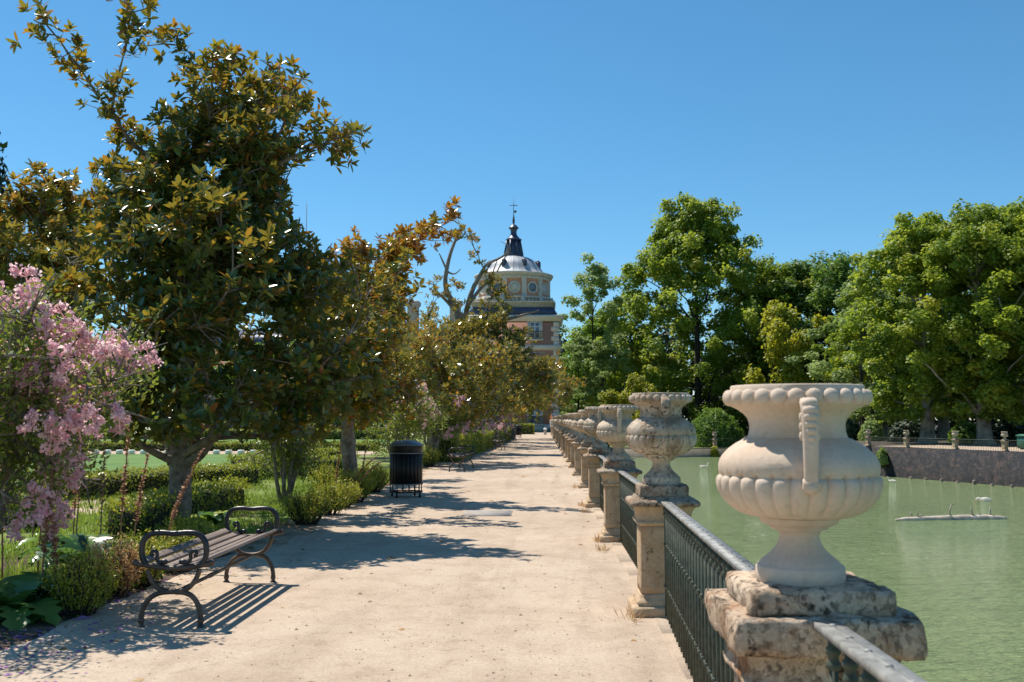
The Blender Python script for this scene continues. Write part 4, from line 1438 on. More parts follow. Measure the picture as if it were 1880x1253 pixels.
bush('topiary_bush', 'big rounded bright green clipped bush across the water behind the lone left pedestal', (gx(1312, 133.2), 133.2, QZ), 3.55, 4.9, 15000, .36, 'plane_deep', 3, .5, cat='bush')
bush('grey_bush', 'small round grey-green bush in the shade under the trees, left of the far pedestals', (gx(1590, 108), 108, BZ), 1.35, 2.2, 3500, .22, 'pale_leaf', 4)
for k, (x, Y, s) in enumerate(((1655, 104, 2.0), (1760, 101, 1.7), (1840, 99, 2.0), (1540, 112, 2.2))):
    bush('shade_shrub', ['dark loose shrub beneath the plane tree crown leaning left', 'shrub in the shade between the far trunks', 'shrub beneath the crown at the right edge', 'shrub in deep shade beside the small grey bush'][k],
         (gx(x, Y), Y, BZ), s, s * 1.2, 2600, .32, 'shade_leaf' if k != 1 else 'plane_deep', 20 + k, group='shrubs in the shade across the water')  # all but one carry the canopy's shade in their leaf colour
bush('wall_weed', 'tuft of yellow-green weed below the lone pedestal on the quay wall', (gx(1307, 129), 128.9, -3.1), .62, 1.35, 900, .24, 'yellowing', 31, .4, cat='plant')
bush('wall_weed', 'tuft of green weed hanging on the brick river wall beside the nearest urn', (28.35, 85.2, -2.1), .5, 1.3, 800, .22, 'pale_leaf', 32, .4, cat='plant')

# far trees left behind the garden
pF = protos(106, 'plane_deep', H=8.5, Rr=4.6, z0=.6, nclump=40, per=260, ls=.36, rc=1.4, top_pow=.9, wood_r=.25)
for k, (x, Y) in enumerate(((40, 95), (140, 102), (250, 92), (350, 98), (470, 104), (570, 96), (660, 100), (-60, 98))):
    far_tree('garden_tree', f'dark green tree at the back of the garden lawns, {["far left", "second from the left", "third from the left", "behind the magnolia trunk", "right of the magnolia trunk", "second from the right", "nearest the palace", "at the left edge"][k]}',
             (gx(x, Y), Y, 0), pF, .9 + .2 * ((k * 7) % 3) / 3, k * 1.3, None, 'dark trees behind the garden lawns')
cy, cyc = bush_mesh(90, 1.1, 10.8, 6000, .26, .8)
t = thing('cypress_tree', 'narrow dark conifer cut off by the left edge of the view', 'tree', (gx(-62, 30), 30, 0))
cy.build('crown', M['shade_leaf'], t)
ct = MB(); ct.tube([(0, 0, -.1), (0, 0, 1), (0, 0, 9.5)], (.25, .2, .05), 8); ct.build('trunk', M['bark'], t)

# ------------------------------------------------------------------ garden: lawns, garden paths, hedges, shrubs, flowers
def gp(x, y):
    Y = EYE * FPX / (y - 770.0)
    return ((x - 1000) / FPX * Y, Y)


M['mulch'] = plain('dark_border_soil', (0.105, 0.078, 0.058), .95, 0, .55, 5.0, .1, .8, 30.0)
sheet('border_soil', [(-3.4, 2), (-3.4, 12.5), (-4.3, 14), (-6.2, 12.5), (-6.5, 9), (-6.2, 2)], .003, M['mulch'])
M['edge_soil'] = plain('dusty_edge_soil', (0.34, 0.25, 0.17), .95, 0, .45, 3.0, .1, .8, 30.0)
sheet('edge_soil', [(-3.3, 12), (-3.3, 75)] + [(-4.15 - .22 * math.sin(k * 1.7) - .12 * math.sin(k * 4.1), 75 - k * .5) for k in range(127)], .0035, M['edge_soil'])
sheet('lawn', [(-40, 30), (-7.6, 30.5), (-8.2, 45), (-45, 45)], .012, M['lawn'])
sheet('far_lawn', [(-70, 60), (-10, 60), (-10, 78), (-80, 78)], .012, M['lawn'])
sheet('garden_path', [(-60, 45.3), (-8, 45.3), (-8, 49.4), (-60, 49.4)], .008, M['sand'])
sheet('garden_path', [gp(-60, 985), gp(90, 962), gp(300, 915), gp(420, 890), gp(500, 868), gp(600, 856), gp(600, 850), gp(480, 858), gp(380, 882), gp(290, 897), gp(90, 930), gp(-60, 950)], .010, M['sand'])
ed = MB()
for k in range(46):
    ed.square([(.13, -.02), (.13, .16), (.11, .19)], (-34 + k * .56, 45.2, 0.012), 2, .03)
tag(ed.build('lawn_edging', M['white_feather']), 'row of small white edging stones between the lawn and the garden path', 'edging')


def leaf_box(seed, L, W, H, ls, dens, lump=.05):
    """leaves over the sides and top of a clipped box; x along the hedge"""
    r = np.random.default_rng(seed)
    areas = np.array([L * W, L * H, L * H, W * H, W * H])
    n = int(areas.sum() * dens)
    f = r.choice(5, n, p=areas / areas.sum())
    u, v = r.uniform(-.5, .5, n), r.uniform(-.5, .5, n)
    P = np.zeros((n, 3)); Nn = np.zeros((n, 3))
    for k, (ax, nn) in enumerate((((L, W), (0, 0, 1)), ((L, H), (0, -1, 0)), ((L, H), (0, 1, 0)), ((W, H), (-1, 0, 0)), ((W, H), (1, 0, 0)))):
        m = f == k
        if k == 0: P[m] = np.stack([u[m] * L, v[m] * W, np.full(m.sum(), H)], 1)
        elif k < 3: P[m] = np.stack([u[m] * L, np.full(m.sum(), W / 2 * nn[1]), (v[m] + .5) * H], 1)
        else: P[m] = np.stack([np.full(m.sum(), L / 2 * nn[0]), u[m] * W, (v[m] + .5) * H], 1)
        Nn[m] = nn
    q = np.array([mnoise.noise(Vector(p) * 2.2 + Vector((seed, 0, 0))) + .6 * mnoise.noise(Vector(p) * 6.0) for p in P])
    dep = q * lump * 2 - r.uniform(0, .09, n) * (.5 + W)
    P = P + Nn * dep[:, None] + r.normal(0, .02, (n, 3))
    P[:, 2] = np.maximum(P[:, 2], .01)
    Nl = unit(Nn + r.normal(0, .6, (n, 3)) + np.array((0, 0, .3)))
    D = unit(np.cross(Nl, rand_dirs(n, r)) + np.array((0, 0, .5)))
    l = ls * r.uniform(.6, 1.35, n)
    mb = MB()
    patch = np.array([mnoise.noise(Vector(p) * .9 + Vector((0, seed, 0))) for p in P])
    leaves(mb, P, D, Nl, l, l * .62, np.clip(.45 + .4 * patch + r.normal(0, .2, n), 0, 1), False)
    core = MB()
    core.square([(W / 2 - .10, 0), (W / 2 - .07, .05), (W / 2 - .07, H - .12), (W / 2 - .12, H - .07)], (0, 0, 0), 3, .03)
    V = core.v[0].copy(); V[:, 0] *= (L / 2 - .08) / (W / 2 - .07)
    core.v[0] = V
    return mb, core


def hedge(label, a, b, W, H, ls, dens, seed, group=None, mat='box', lump=.05):
    a, b = np.array(a), np.array(b)
    d = b - a
    t = thing('box_hedge', label, 'hedge', ((a[0] + b[0]) / 2, (a[1] + b[1]) / 2, 0), math.atan2(d[1], d[0]), group)
    mb, co = leaf_box(seed, float(np.linalg.norm(d)), W, H, ls, dens, lump)
    mb.build('foliage', M[mat], t)
    co.build('stems', M['box_core'], t)
    return t


HG = 'clipped hedges along the path'
hedge('nearest length of tall clipped yellow-green hedge, starting beside the second bench', (-3.75, 37.2), (-3.55, 47.5), 1.0, .92, .075, 520, 1, HG)
hedge('middle length of tall clipped hedge, behind the third bench', (-3.5, 48.2), (-3.35, 61.0), 1.0, .92, .09, 330, 2, HG)
hedge('far length of clipped hedge leading to the distant litter bin', (-3.3, 61.8), (-3.1, 82.0), 1.0, .95, .12, 200, 3, HG)
hedge('short hedge block with rounded end beyond the distant bin, by the palace', (-3.0, 106.5), (-1.15, 106.5), 1.6, 1.05, .14, 220, 4, HG)
PG = 'low parterre hedges in the garden'
hedge('long low box hedge in front of the green lawn, beyond the curved garden path', gp(60, 924), gp(465, 889), .75, .50, .055, 800, 5, PG, lump=.07)
hedge('low box hedge between the curved garden path and the magnolia trunk', gp(225, 990), gp(425, 928), .7, .48, .050, 900, 6, PG, lump=.07)
hedge('low hedge with ragged top at the left, behind the pink blossom', (-10.4, 14.8), (-7.2, 14.4), .7, .5, .05, 700, 7, PG, lump=.07)
hedge('thin low hedge edging the far side of the green lawn', (-34, 50.2), (-8.4, 50.2), .7, .42, .10, 300, 8, PG)
hedge('dark far hedge beyond the second lawn', (-60, 79), (-11, 79), 1.2, .75, .16, 120, 9, PG)
hedge('low garden hedge seen through the shrubs right of the magnolia trunk', gp(480, 862), gp(640, 852), .8, .55, .075, 500, 10, PG, lump=.07)
hedge('low hedge behind the second magnolia trunk', (-8.5, 27.0), (-5.2, 26.5), .8, .6, .065, 500, 11, PG, lump=.07)


# low box shrubs edging the path: many upright shoots each
def shoot_bush(seed, rx, H, nshoot, per, ls, w=.45, spread=.5):
    r = np.random.default_rng(seed)
    wood = MB(); mb = MB()
    a = r.uniform(0, 6.28, nshoot)
    q = r.uniform(0, 1, nshoot) ** .5
    B = np.stack([np.cos(a) * q * rx * .35, np.sin(a) * q * rx * .35, np.zeros(nshoot)], 1)
    E = np.stack([np.cos(a) * q * rx, np.sin(a) * q * rx, H * (1 - .38 * q ** 2) * r.uniform(.72, 1.1, nshoot)], 1)
    for b, e in zip(B[::2], E[::2]):
        wood.tube([b, (b + e) / 2 + (0, 0, .03), e * .92], [.008, .006, .003], 4, False)
    n = nshoot * per
    si = np.repeat(np.arange(nshoot), per)
    t = r.uniform(.22, 1, n)
    P = B[si] * (1 - t[:, None]) + E[si] * t[:, None] + r.normal(0, .018, (n, 3))
    ax = unit(E - B)[si]
    D = unit(ax * .7 + r.normal(0, .7, (n, 3)))
    Nn = unit(np.array((0, 0, 1)) + r.normal(0, .7, (n, 3)))
    l = ls * r.uniform(.6, 1.3, n)
    tone = np.clip(.25 + .45 * t + .18 * r.normal(size=nshoot)[si] + r.normal(0, .12, n), 0, 1)
    leaves(mb, P, D, Nn, l, l * w, tone, False)
    return wood, mb


def shrub(name, label, loc, seed, rx, H, ns, per, ls, mat, group=None, cat='shrub', w=.5):
    t = thing(name, label, cat, loc, 0, group)
    wood, mb = shoot_bush(seed, rx, H, ns, per, ls, w)
    mb.build('foliage', M[mat], t)
    wood.build('stems', M['bark_dark'], t)
    return t


SG = 'low box shrubs edging the path'
rows = [('low box shrub standing just past the far arm of the nearest bench', gp(565, 962), .42, .58), ('pale green box shrub second past the bench along the path edge', gp(605, 945), .42, .54),
        ('third box shrub past the bench, among dry grass', gp(628, 932), .42, .54), ('box shrub midway between the bench and the near litter bin', gp(652, 922), .46, .64),
        ('box shrub just before the near litter bin, with bronze tips', gp(684, 904), .46, .62), ('box shrub behind, in front of the second magnolia trunk', gp(600, 902), .55, .62),
        ('small dark green shrub with glossy leaves at the sand edge, left foreground', gp(150, 1128), .32, .58), ('box shrub behind the near arm of the nearest bench', (-3.9, 9.6), .34, .52),
        ('box shrub behind the middle of the nearest bench', (-3.95, 10.6), .34, .42), ('box shrub behind the far end of the nearest bench seat', (-4.1, 11.7), .36, .40), ('box shrub left of the magnolia trunk in the grass', (-4.7, 13.0), .34, .36),
        ('box shrub in dappled shade just beyond the near litter bin', (-4.1, 23.6), .4, .6), ('box shrub left of the second bench', (-4.0, 29.0), .45, .7), ('box shrub at the foot of the third magnolia', (-3.9, 33.6), .5, .8)]
for k, (lab, (x, y), rx, H) in enumerate(rows):
    shrub('box_shrub', lab, (x, y, 0), 200 + k, rx, H, 130, 36, .030 if y < 16 else .038, 'box', SG)
shrub('dry_shrub', 'withered brown box shrub between the near arm of the bench and the green shrub', (-3.95, 9.05, 0), 230, .34, .52, 100, 30, .036, 'dry_leaf', None)

# crape myrtles with pink blossom
def blossom_mesh(seed, n=230, rr_=.075):
    """loose upright panicle of crinkled petals round small pink core balls"""
    r = np.random.default_rng(seed)
    mb = MB()
    m = 16
    t = r.uniform(-1, 1, m)
    a = r.uniform(0, 6.28, m)
    w = .95 * np.sqrt(1 - .75 * ((t + .25) / 1.25) ** 2) * r.uniform(.45, 1, m)
    sub = np.stack([np.cos(a) * w, np.sin(a) * w, t * 1.35], 1) * rr_
    mb.tube([(0, 0, -1.9 * rr_), (0, 0, 0), (0, 0, 1.3 * rr_)], .006, 5)
    for q in sub:
        mb.tube([(0, 0, q[2] * .7 - .01), q], .004, 4, False)
        mb.ball(tuple(q), rr_ * .16, 6, 4)  # pink core ball added to hold the loose petals together
    k = r.integers(0, m, n)
    d = rand_dirs(n, r)
    P = sub[k] + d * (rr_ * r.uniform(.12, .52, n))[:, None]
    Nn = unit(d + r.normal(0, .6, (n, 3)))
    D = unit(np.cross(Nn, rand_dirs(n, r)))
    l = .030 * r.uniform(.6, 1.4, n)
    tn = np.clip(r.normal(.5, .18, m)[k] + r.normal(0, .18, n), 0, 1)
    leaves(mb, P - D * l[:, None] * .5, D, Nn, l, l * .9, tn, True, .3)
    return mb


blooms = [blossom_mesh(300 + k, 230, .080 + .012 * k).mesh('flower_cluster', M['blossom']) for k in range(4)]


def myrtle(label, base, stems, tips, nleaf, ls, clusters=None, seed=0, mat='myrtle_leaf', big=1.0, group='crape myrtles in the garden border', foliage_mat=None, side=.45, twigs=4, step=.22):
    r = np.random.default_rng(seed)
    base = np.array(base, float)
    t = thing('crape_myrtle', label, 'flowering shrub', tuple(base), 0, group)
    wood = MB()
    C, A = [], []
    for q in range(stems):
        a = q * 2.4 + r.uniform(-.4, .4)
        top = np.array((math.cos(a) * .30, math.sin(a) * .30, 1.0 + r.uniform(-.2, .3))) * big
        wood.tube(limb_curve((math.cos(a) * .07, math.sin(a) * .07, -.05), top, .05, 6, .05, r), np.linspace(.045, .03, 6) * big, 7)
        sub = [np.array(p) - base for k, p in enumerate(tips) if k % stems == q]
        if sub:
            c, a2, T = grow(wood, sub, top * .8, top, .05 * big, twigs, ls, side, .25, step, 2, r, lift=.0)
            C.append(c); A.append(a2)
    C, A = np.concatenate(C), np.concatenate(A)
    wood.build('stems', M['bark'], t, True)
    n = nleaf
    i = r.integers(0, len(C), n)
    P = C[i] - unit(A[i]) * r.uniform(0, .28, n)[:, None] + r.normal(0, .05, (n, 3))
    D = unit(A[i] + r.normal(0, .9, (n, 3)))
    Nn = unit(np.array((0, 0, 1)) + r.normal(0, .6, (n, 3)))
    l = ls * r.uniform(.6, 1.25, n)
    mb = MB()
    leaves(mb, P, D, Nn, l, l * .55, np.clip(r.normal(.42, .24, n), 0, 1), False)
    mb.build('foliage', M[mat], t)
    if clusters is not None:
        for k, p in enumerate(clusters):
            o = place(blooms[k % 4], 'flower_cluster', t)
            o.location = tuple(np.array(p) - base)
            s = r.uniform(.65, 1.15) * big
            o.scale = (s, s, s)
            o.rotation_euler = (r.normal(0, .3), r.normal(0, .3), r.uniform(0, 6))
    return t


rq = np.random.default_rng(17)
px_near = [(20, 530), (45, 555), (15, 600), (10, 650), (80, 570), (100, 612), (60, 622), (118, 562), (150, 590), (165, 602), (112, 640), (140, 642), (190, 622), (203, 610), (238, 642), (272, 630), (257, 646), (60, 690), (20, 700), (100, 682),
           (150, 690), (85, 742), (132, 742), (160, 722), (185, 716), (202, 708), (120, 766), (176, 770), (142, 755), (95, 772), (70, 905), (100, 945), (125, 925), (30, 942), (130, 842), (126, 797), (88, 835), (8, 560), (40, 642), (215, 650), (35, 600), (170, 745),
           (70, 655), (130, 610), (55, 580), (-20, 560), (-30, 620), (-15, 690), (105, 720), (190, 690), (75, 600), (175, 625), (25, 665), (5, 540), (50, 530), (70, 545), (30, 575), (95, 585), (0, 620), (45, 665), (85, 660), (120, 690), (15, 740), (60, 725), (40, 780), (5, 690)]
ep = []
for x, y in px_near:
    p = at(x, y + 22, 8.7 + rq.normal(0, .45))
    p[2] = max(p[2], .35)
    ep.append(p)
for q in range(28):
    ep.append(ep[rq.integers(0, len(px_near))] + rq.normal(0, .16, 3))
base_n = np.array((-5.15, 8.9, 0))
fol_n = [at(rq.uniform(-60, 200), rq.uniform(560, 960), rq.uniform(8.2, 10.2)) for _ in range(34)]
fol_n += [np.array((rq.uniform(-4.6, -3.95), rq.uniform(6.9, 8.0), rq.uniform(1.5, 2.7))) for _ in range(14)]  # unseen twigs added just out of view to cast shadow on the path
myrtle('crape myrtle covered in pink blossom clusters at the left edge of the foreground', base_n, 5, [ep[i] for i in range(0, len(ep), 2)] + fol_n, 15000, .055, ep[:98], 41, side=.32, step=.2, twigs=3)

b = np.array((-5.05, 19.4, 0))
tp = [b + np.array((rq.uniform(-.95, .95), rq.uniform(-.9, .9), rq.uniform(.5, 2.5))) for _ in range(30)]
myrtle('dark multi-stemmed shrub without flowers, between the nearest bench and the second magnolia', b, 6, tp, 9000, .06, None, 42, twigs=3, side=.35)


def far_myrtle(label, bx, by, pxs, seed, H, n=5000):
    b = np.array((bx, by, 0))
    cl = [at(x, y, by + rq.normal(0, .6)) for x, y in pxs]
    tips = cl[::2] + [b + np.array((rq.uniform(-1.1, 1.1), rq.uniform(-1, 1), rq.uniform(.5, H))) for _ in range(14)]
    myrtle(label, b, 4, tips, n, .075, cl, seed, big=1.25, twigs=2, side=.4, step=.35)


far_myrtle('crape myrtle with pale pink sprays hanging just above the near litter bin', -3.9, 26.5, [(735, 712), (745, 718), (742, 730), (756, 722), (768, 716), (775, 728), (738, 742), (765, 742), (780, 745), (790, 740), (785, 755), (760, 752), (775, 765), (770, 708), (778, 712), (800, 752), (795, 765)], 43, 2.4)
far_myrtle('crape myrtle with pink sprays low over the second bench', -3.9, 34.0, [(832, 750), (840, 758), (835, 742), (845, 738), (848, 780), (830, 788), (858, 782), (825, 795), (838, 785), (852, 790), (815, 800), (778, 778), (785, 795)], 44, 2.3)
far_myrtle('pale pink crape myrtle in full flower over the clipped hedge', -4.4, 47.0, [(870, 775), (880, 770), (876, 785), (890, 768), (895, 778), (888, 790), (882, 780), (900, 785), (872, 792), (866, 784), (893, 762), (905, 776)], 45, 2.6)
far_myrtle('farther pale pink crape myrtle beside the far hedge', -4.2, 57.0, [(915, 772), (925, 776), (918, 784), (930, 782), (936, 778), (922, 768), (910, 780), (928, 788), (940, 784)], 46, 2.6)


# acanthus with lobed leaves and dry spikes
def acanthus_leaves(seed, n, L, W):
    r = np.random.default_rng(seed)
    mb = MB()
    m = 15
    for k in range(n):
        a = k * 2.399 + r.uniform(-.3, .3)
        el = r.uniform(.35, 1.15)
        l = L * r.uniform(.65, 1.15)
        t = np.linspace(0, 1, m)
        out = l * t * np.cos(el * (1 - .0 * t))
        up = l * (np.sin(el) * t - .62 * t ** 2.2)
        wid = W * np.sin(np.pi * np.clip(t * .93 + .07, 0, 1)) ** .7 * (1 + .33 * np.where(np.arange(m) % 2, 1, -1)) * r.uniform(.8, 1.1)
        c = np.stack([np.cos(a) * out, np.sin(a) * out, up + .04], 1)
        s = np.array((-math.sin(a), math.cos(a), 0))
        V = np.concatenate([c + s * wid[:, None] / 2 + np.array((0, 0, .02)), c - np.array((0, 0, .015)), c - s * wid[:, None] / 2 + np.array((0, 0, .02))])
        i = np.arange(m - 1)
        F = np.concatenate([np.stack([i, i + m, i + m + 1, i + 1], 1), np.stack([i + m, i + 2 * m, i + 2 * m + 1, i + m + 1], 1)])
        mb.add(V, [F], np.full(len(V), np.clip(r.normal(.45, .25), 0, 1)))
    return mb


def spike_mb(seed, h, lean):
    r = np.random.default_rng(seed)
    st = MB()
    p = np.array([(lean[0] * t ** 1.5 * h, lean[1] * t ** 1.5 * h, h * t * (1 - .12 * (lean[0] ** 2 + lean[1] ** 2) * t)) for t in np.linspace(0, 1, 9)])
    st.tube(p, np.linspace(.010, .005, 9), 5)
    n = 150
    t = r.uniform(.42, 1, n)
    P = np.stack([np.interp(t, np.linspace(0, 1, 9), p[:, k]) for k in range(3)], 1)
    a = r.uniform(0, 6.28, n)
    D = np.stack([np.cos(a), np.sin(a), np.full(n, .5)], 1)
    Nn = unit(np.stack([-np.cos(a) * .4, -np.sin(a) * .4, np.ones(n)], 1) + r.normal(0, .3, (n, 3)))
    l = .052 * (1.25 - .65 * t) * r.uniform(.7, 1.2, n)
    leaves(st, P, D, Nn, l, l * .8, np.clip(r.normal(.5, .25, n), 0, 1), False)
    return st


AG = 'acanthus clumps in the border'
ac = [('dark acanthus clump with broad glossy leaves and several dry flower spikes, left foreground', (-4.55, 9.9), 30, 1.0, .30, [((-.6, .2), 1.35, (.05, .0)), ((-.3, .3), 1.55, (.02, .02)), ((.1, .5), 1.5, (.05, 0)), ((.35, .2), 1.25, (.12, 0)), ((-.8, -.1), 1.1, (-.05, 0)), ((.5, .6), 1.3, (.3, .1))]),
      ('acanthus clump with yellowish large leaves at the left edge of the sand', (-4.30, 8.1), 22, .70, .26, [((.1, .2), 1.15, (.05, 0)), ((.3, .1), .95, (-.1, 0))]),
      ('acanthus clump with shiny dark leaves just right of the magnolia trunk', (-4.95, 14.9), 16, .62, .22, []),
      ('acanthus clump among the box shrubs, with two pink-brown dry spikes leaning out', (-3.98, 18.9), 9, .5, .16, [((.0, .0), 1.15, (.12, -.1)), ((.1, .1), 1.0, (.75, -.2)), ((.2, .1), .85, (.8, -.1))]),
      ('acanthus clump behind the low hedge with tall dry spikes', (-6.0, 12.2), 14, .6, .2, [((-.4, .2), 1.5, (0, 0)), ((.1, .3), 1.35, (.05, 0)), ((.5, .1), 1.3, (.02, 0)), ((-.9, .4), 1.4, (0, 0))]),
      ('small acanthus clump in dappled light left of the litter bin', (-4.15, 21.9), 10, .5, .17, [((.1, .1), .95, (.1, 0)), ((-.1, .0), .8, (-.2, 0))])]
for k, (lab, (x, y), n, L, W, sp) in enumerate(ac):
    t = thing('acanthus_plant', lab, 'plant', (x, y, 0), 0, AG)
    acanthus_leaves(400 + k, n, L, W).build('leaves', M['acanthus'], t, True)
    for j, ((sx, sy), h, lean) in enumerate(sp):
        o = spike_mb(420 + k * 9 + j, h, lean).build('flower_spike', M['spike'], t)
        o.location = (sx, sy, 0)

# grass blades in the near border
r = np.random.default_rng(71)
n = 70000
X = r.uniform(-9.5, -3.6, n); Y = 9 + 22 * r.uniform(0, 1, n) ** 1.3
patch = np.array([mnoise.noise((x * .9, y * .9, 3.3)) for x, y in zip(X, Y)])
edge_x = -3.95 + .12 * np.sin(Y * 2.1)
keep = (patch + .38 > r.uniform(-.3, .5, n)) & (X < edge_x)
X, Y = X[keep], Y[keep]
n = len(X)
h = r.uniform(.05, .15, n)
D = unit(np.stack([r.normal(0, .4, n), r.normal(0, .4, n), np.ones(n)], 1))
Nn = unit(np.stack([r.normal(size=n), r.normal(size=n), np.full(n, .2)], 1))
mb = MB()
leaves(mb, np.stack([X, Y, np.zeros(n)], 1), D, Nn, h, .013, np.clip(r.normal(.5, .25, n), 0, 1), False)
tag(mb.build('border_grass', M['grass']), 'uneven green grass growing in the border between shrubs and magnolias', 'grass', kind='stuff')
n = 260
cx = r.choice([.70, .72, .74], n); cy_ = r.choice([8.9, 13.0, 13.9, 18.0, 19.2, 24.1], n) + r.normal(0, .09, n)
mb = MB()
D = unit(np.stack([r.normal(0, .5, n), r.normal(0, .5, n), np.ones(n)], 1))
leaves(mb, np.stack([cx + r.normal(0, .03, n) - .03, cy_ - .75, np.zeros(n)], 1), D, rand_dirs(n, r), r.uniform(.05, .16, n), .008, r.uniform(.6, 1, n), False)
tag(mb.build('dry_weeds', M['dry_leaf']), 'dry weeds sprouting at the feet of the pedestals', 'weeds', kind='stuff')

# ------------------------------------------------------------------ the palace tower and wing
def brick(name, a, b_, c):
    m, nt, b = new_mat(name)
    co = coords(nt, vary=False)
    n1 = tex_noise(nt, co, .5, 6, .65)
    col = ramp(nt, n1, [(.3, a), (.7, b_)])
    wv = N(nt, 'ShaderNodeTexBrick', Scale=2.6)
    wv.inputs['Color1'].default_value = (1, 1, 1, 1); wv.inputs['Color2'].default_value = (.82, .8, .78, 1); wv.inputs['Mortar'].default_value = (*c, 1)
    mp = nt.nodes.new('ShaderNodeMapping'); mp.inputs['Rotation'].default_value = (R(90), 0, 0)
    nt.links.new(co, mp.inputs[0]); nt.links.new(mp.outputs[0], wv.inputs['Vector'])
    nt.links.new(mixc(nt, .6, col, wv.outputs[0], 'MULTIPLY'), b.inputs['Base Color'])
    b.inputs['Roughness'].default_value = .9
    return m


M['brick'] = brick('salmon_brick', (.40, .19, .13), (.50, .26, .185), (.9, .85, .8))
M['drum_brick'] = plain('drum_salmon_render', (.56, .27, .17), .9, 0, .15, 1.0)
M['pale_stone'] = stone_mat('palace_limestone', (.68, .64, .57), (.56, .51, .44), (.42, .34, .25), .3, .3, .4)
M['lead'] = plain('pale_lead_sheet', (.40, .41, .43), .5, .15, .35, .9)
M['slate'] = plain('dark_slate_lead', (.050, .062, .105), .4, .2, .35, 1.5)
M['glass'] = plain('window_glass', (.16, .20, .24), .12, 0, .3, 1.0)  # blue-grey sky reflection put into the pane colour
M['shutter'] = plain('pale_blue_shutter', (.50, .56, .60), .6, 0, .1, 2.0)
M['dark_metal'] = plain('dark_iron_finial', (.04, .04, .05), .5, .4, .2)
PYc = 130.6
TX = (943 - 1000) / FPX * 130.0
pal = thing('palace', 'brick palace with pale stone trim and lead-domed tower ending the path', 'palace', (TX, PYc, 0))
kz = 126.0 / FPX


def pz(y):
    return EYE + (770 - y) * (PYc - 4.5) / FPX


HW = 5.85
tw = MB().box((0, 0, (pz(594) - .5) / 2), (2 * HW, 2 * HW, pz(594) + .5))
tower = tw.build('tower_wall', M['brick'], pal)
for sx in (-1, 1):
    qs = MB()
    z = 0.0
    k = 0
    while z < pz(596):
        w = 1.0 if k % 2 else .72
        qs.box((sx * (HW - w / 2 + .04), -HW + w / 2 - .04, z + .30), (w, w, .58))
        z += .6; k += 1
    qs.build('corner_stones', M['pale_stone'], pal)
bs = MB().box((0, 0, .45), (2 * HW + .3, 2 * HW + .3, .95))
bs.build('stone_base', M['pale_stone'], pal)
cn = MB().square([(HW + .0, pz(592)), (HW + .25, pz(591)), (HW + .30, pz(588)), (HW + .62, pz(585)), (HW + .65, pz(582)), (HW + .1, pz(580))], cr=.05, seg=4)
cn.square([(HW + .02, pz(645)), (HW + .3, pz(642)), (HW + .3, pz(636)), (HW + .05, pz(635))], cr=.03, seg=4)
cn.build('cornice', M['pale_stone'], pal)
rf = MB().square([(HW + .0, pz(580.5)), (HW - .55, pz(566)), (HW - .6, pz(565))], cr=.3, seg=4)
rf.build('roof', M['slate'], pal)
at2 = MB().square([(HW - .7, pz(567)), (HW - .7, pz(556)), (HW - .35, pz(556)), (HW - .35, pz(553.6)), (HW - .9, pz(553))], cr=.5, seg=4)
at2.build('attic_cornice', M['pale_stone'], pal)
bl = MB()
rb = 5.05
for k in range(60):
    a = 2 * math.pi * k / 60
    bl.lathe([(.05, pz(555.5)), (.13, pz(553)), (.06, pz(549)), (.11, pz(546))], 6, (rb * math.cos(a), rb * math.sin(a), 0))
bl.lathe([(rb - .16, pz(546.2)), (rb + .2, pz(546)), (rb + .22, pz(543)), (rb - .16, pz(542.6))], 48)
for k in range(12):
    a = 2 * math.pi * (k + .5) / 12
    bl.box((rb * math.cos(a), rb * math.sin(a), (pz(556) + pz(542)) / 2), (.5, .5, pz(541.6) - pz(556)), a)
bl.build('balustrade', M['pale_stone'], pal)
RD = 4.75
dr = MB().lathe([(RD - .1, pz(558)), (RD - .1, pz(504))], 72)
auto_smooth(dr.build('drum', M['drum_brick'], pal), 40)
pil = MB()
for k in range(12):
    a = 2 * math.pi * (k + .5) / 12 + R(-90 + 3)
    pil.box(((RD - .05) * math.cos(a), (RD - .05) * math.sin(a), (pz(558) + pz(505)) / 2), (.34, .62, pz(505) - pz(558)), a)
pil.lathe([(RD - .05, pz(556)), (RD + .05, pz(555)), (RD + .05, pz(545)), (RD - .05, pz(544))], 72)
pil.lathe([(RD - .06, pz(509.5)), (RD + .10, pz(509)), (RD + .12, pz(505.5)), (RD + .02, pz(505))], 72)
auto_smooth(pil.build('drum_pilasters', M['pale_stone'], pal), 35)
for k in range(12):
    a = 2 * math.pi * k / 12 + R(-90 + 3)
    zc = pz(526)
    ring, pane = MB(), MB()
    blind = k % 2 == 0
    r_o = .95
    prof = [(.56, -.03), (.58, .10), (.70, .13), (.80, .08), (.80, -.03)]
    V = MB().lathe(prof, 24, cap=False)
    Rm = np.array([[0, -math.sin(a), math.cos(a)], [0, math.cos(a), math.sin(a)], [1, 0, 0]])

    def put(mbs, dst, off=0.0):
        for v, in zip(mbs.v):
            P = (v + np.array((0, 0, off))) @ Rm.T + np.array(((RD - .12) * math.cos(a), (RD - .12) * math.sin(a), zc))
            dst.add(P, mbs.f)
    put(V, ring)
    ob = ring.build('oculus_frame', M['pale_stone'], pal, False)
    Dk = MB().lathe([(.0, .02), (.58, .02), (.58, .05), (.0, .05)], 24, cap=False)
    put(Dk, pane)
    pane.build('blind_panel' if blind else 'pane', M['pale_stone'] if blind else M['glass'], ob)
cr_ = MB().lathe([(RD - .05, pz(506)), (RD + .05, pz(505.4)), (RD + .12, pz(503)), (RD + .42, pz(501)), (RD + .50, pz(498.5)), (RD + .46, pz(497)), (RD + .1, pz(496.5))], 80, cap=False)
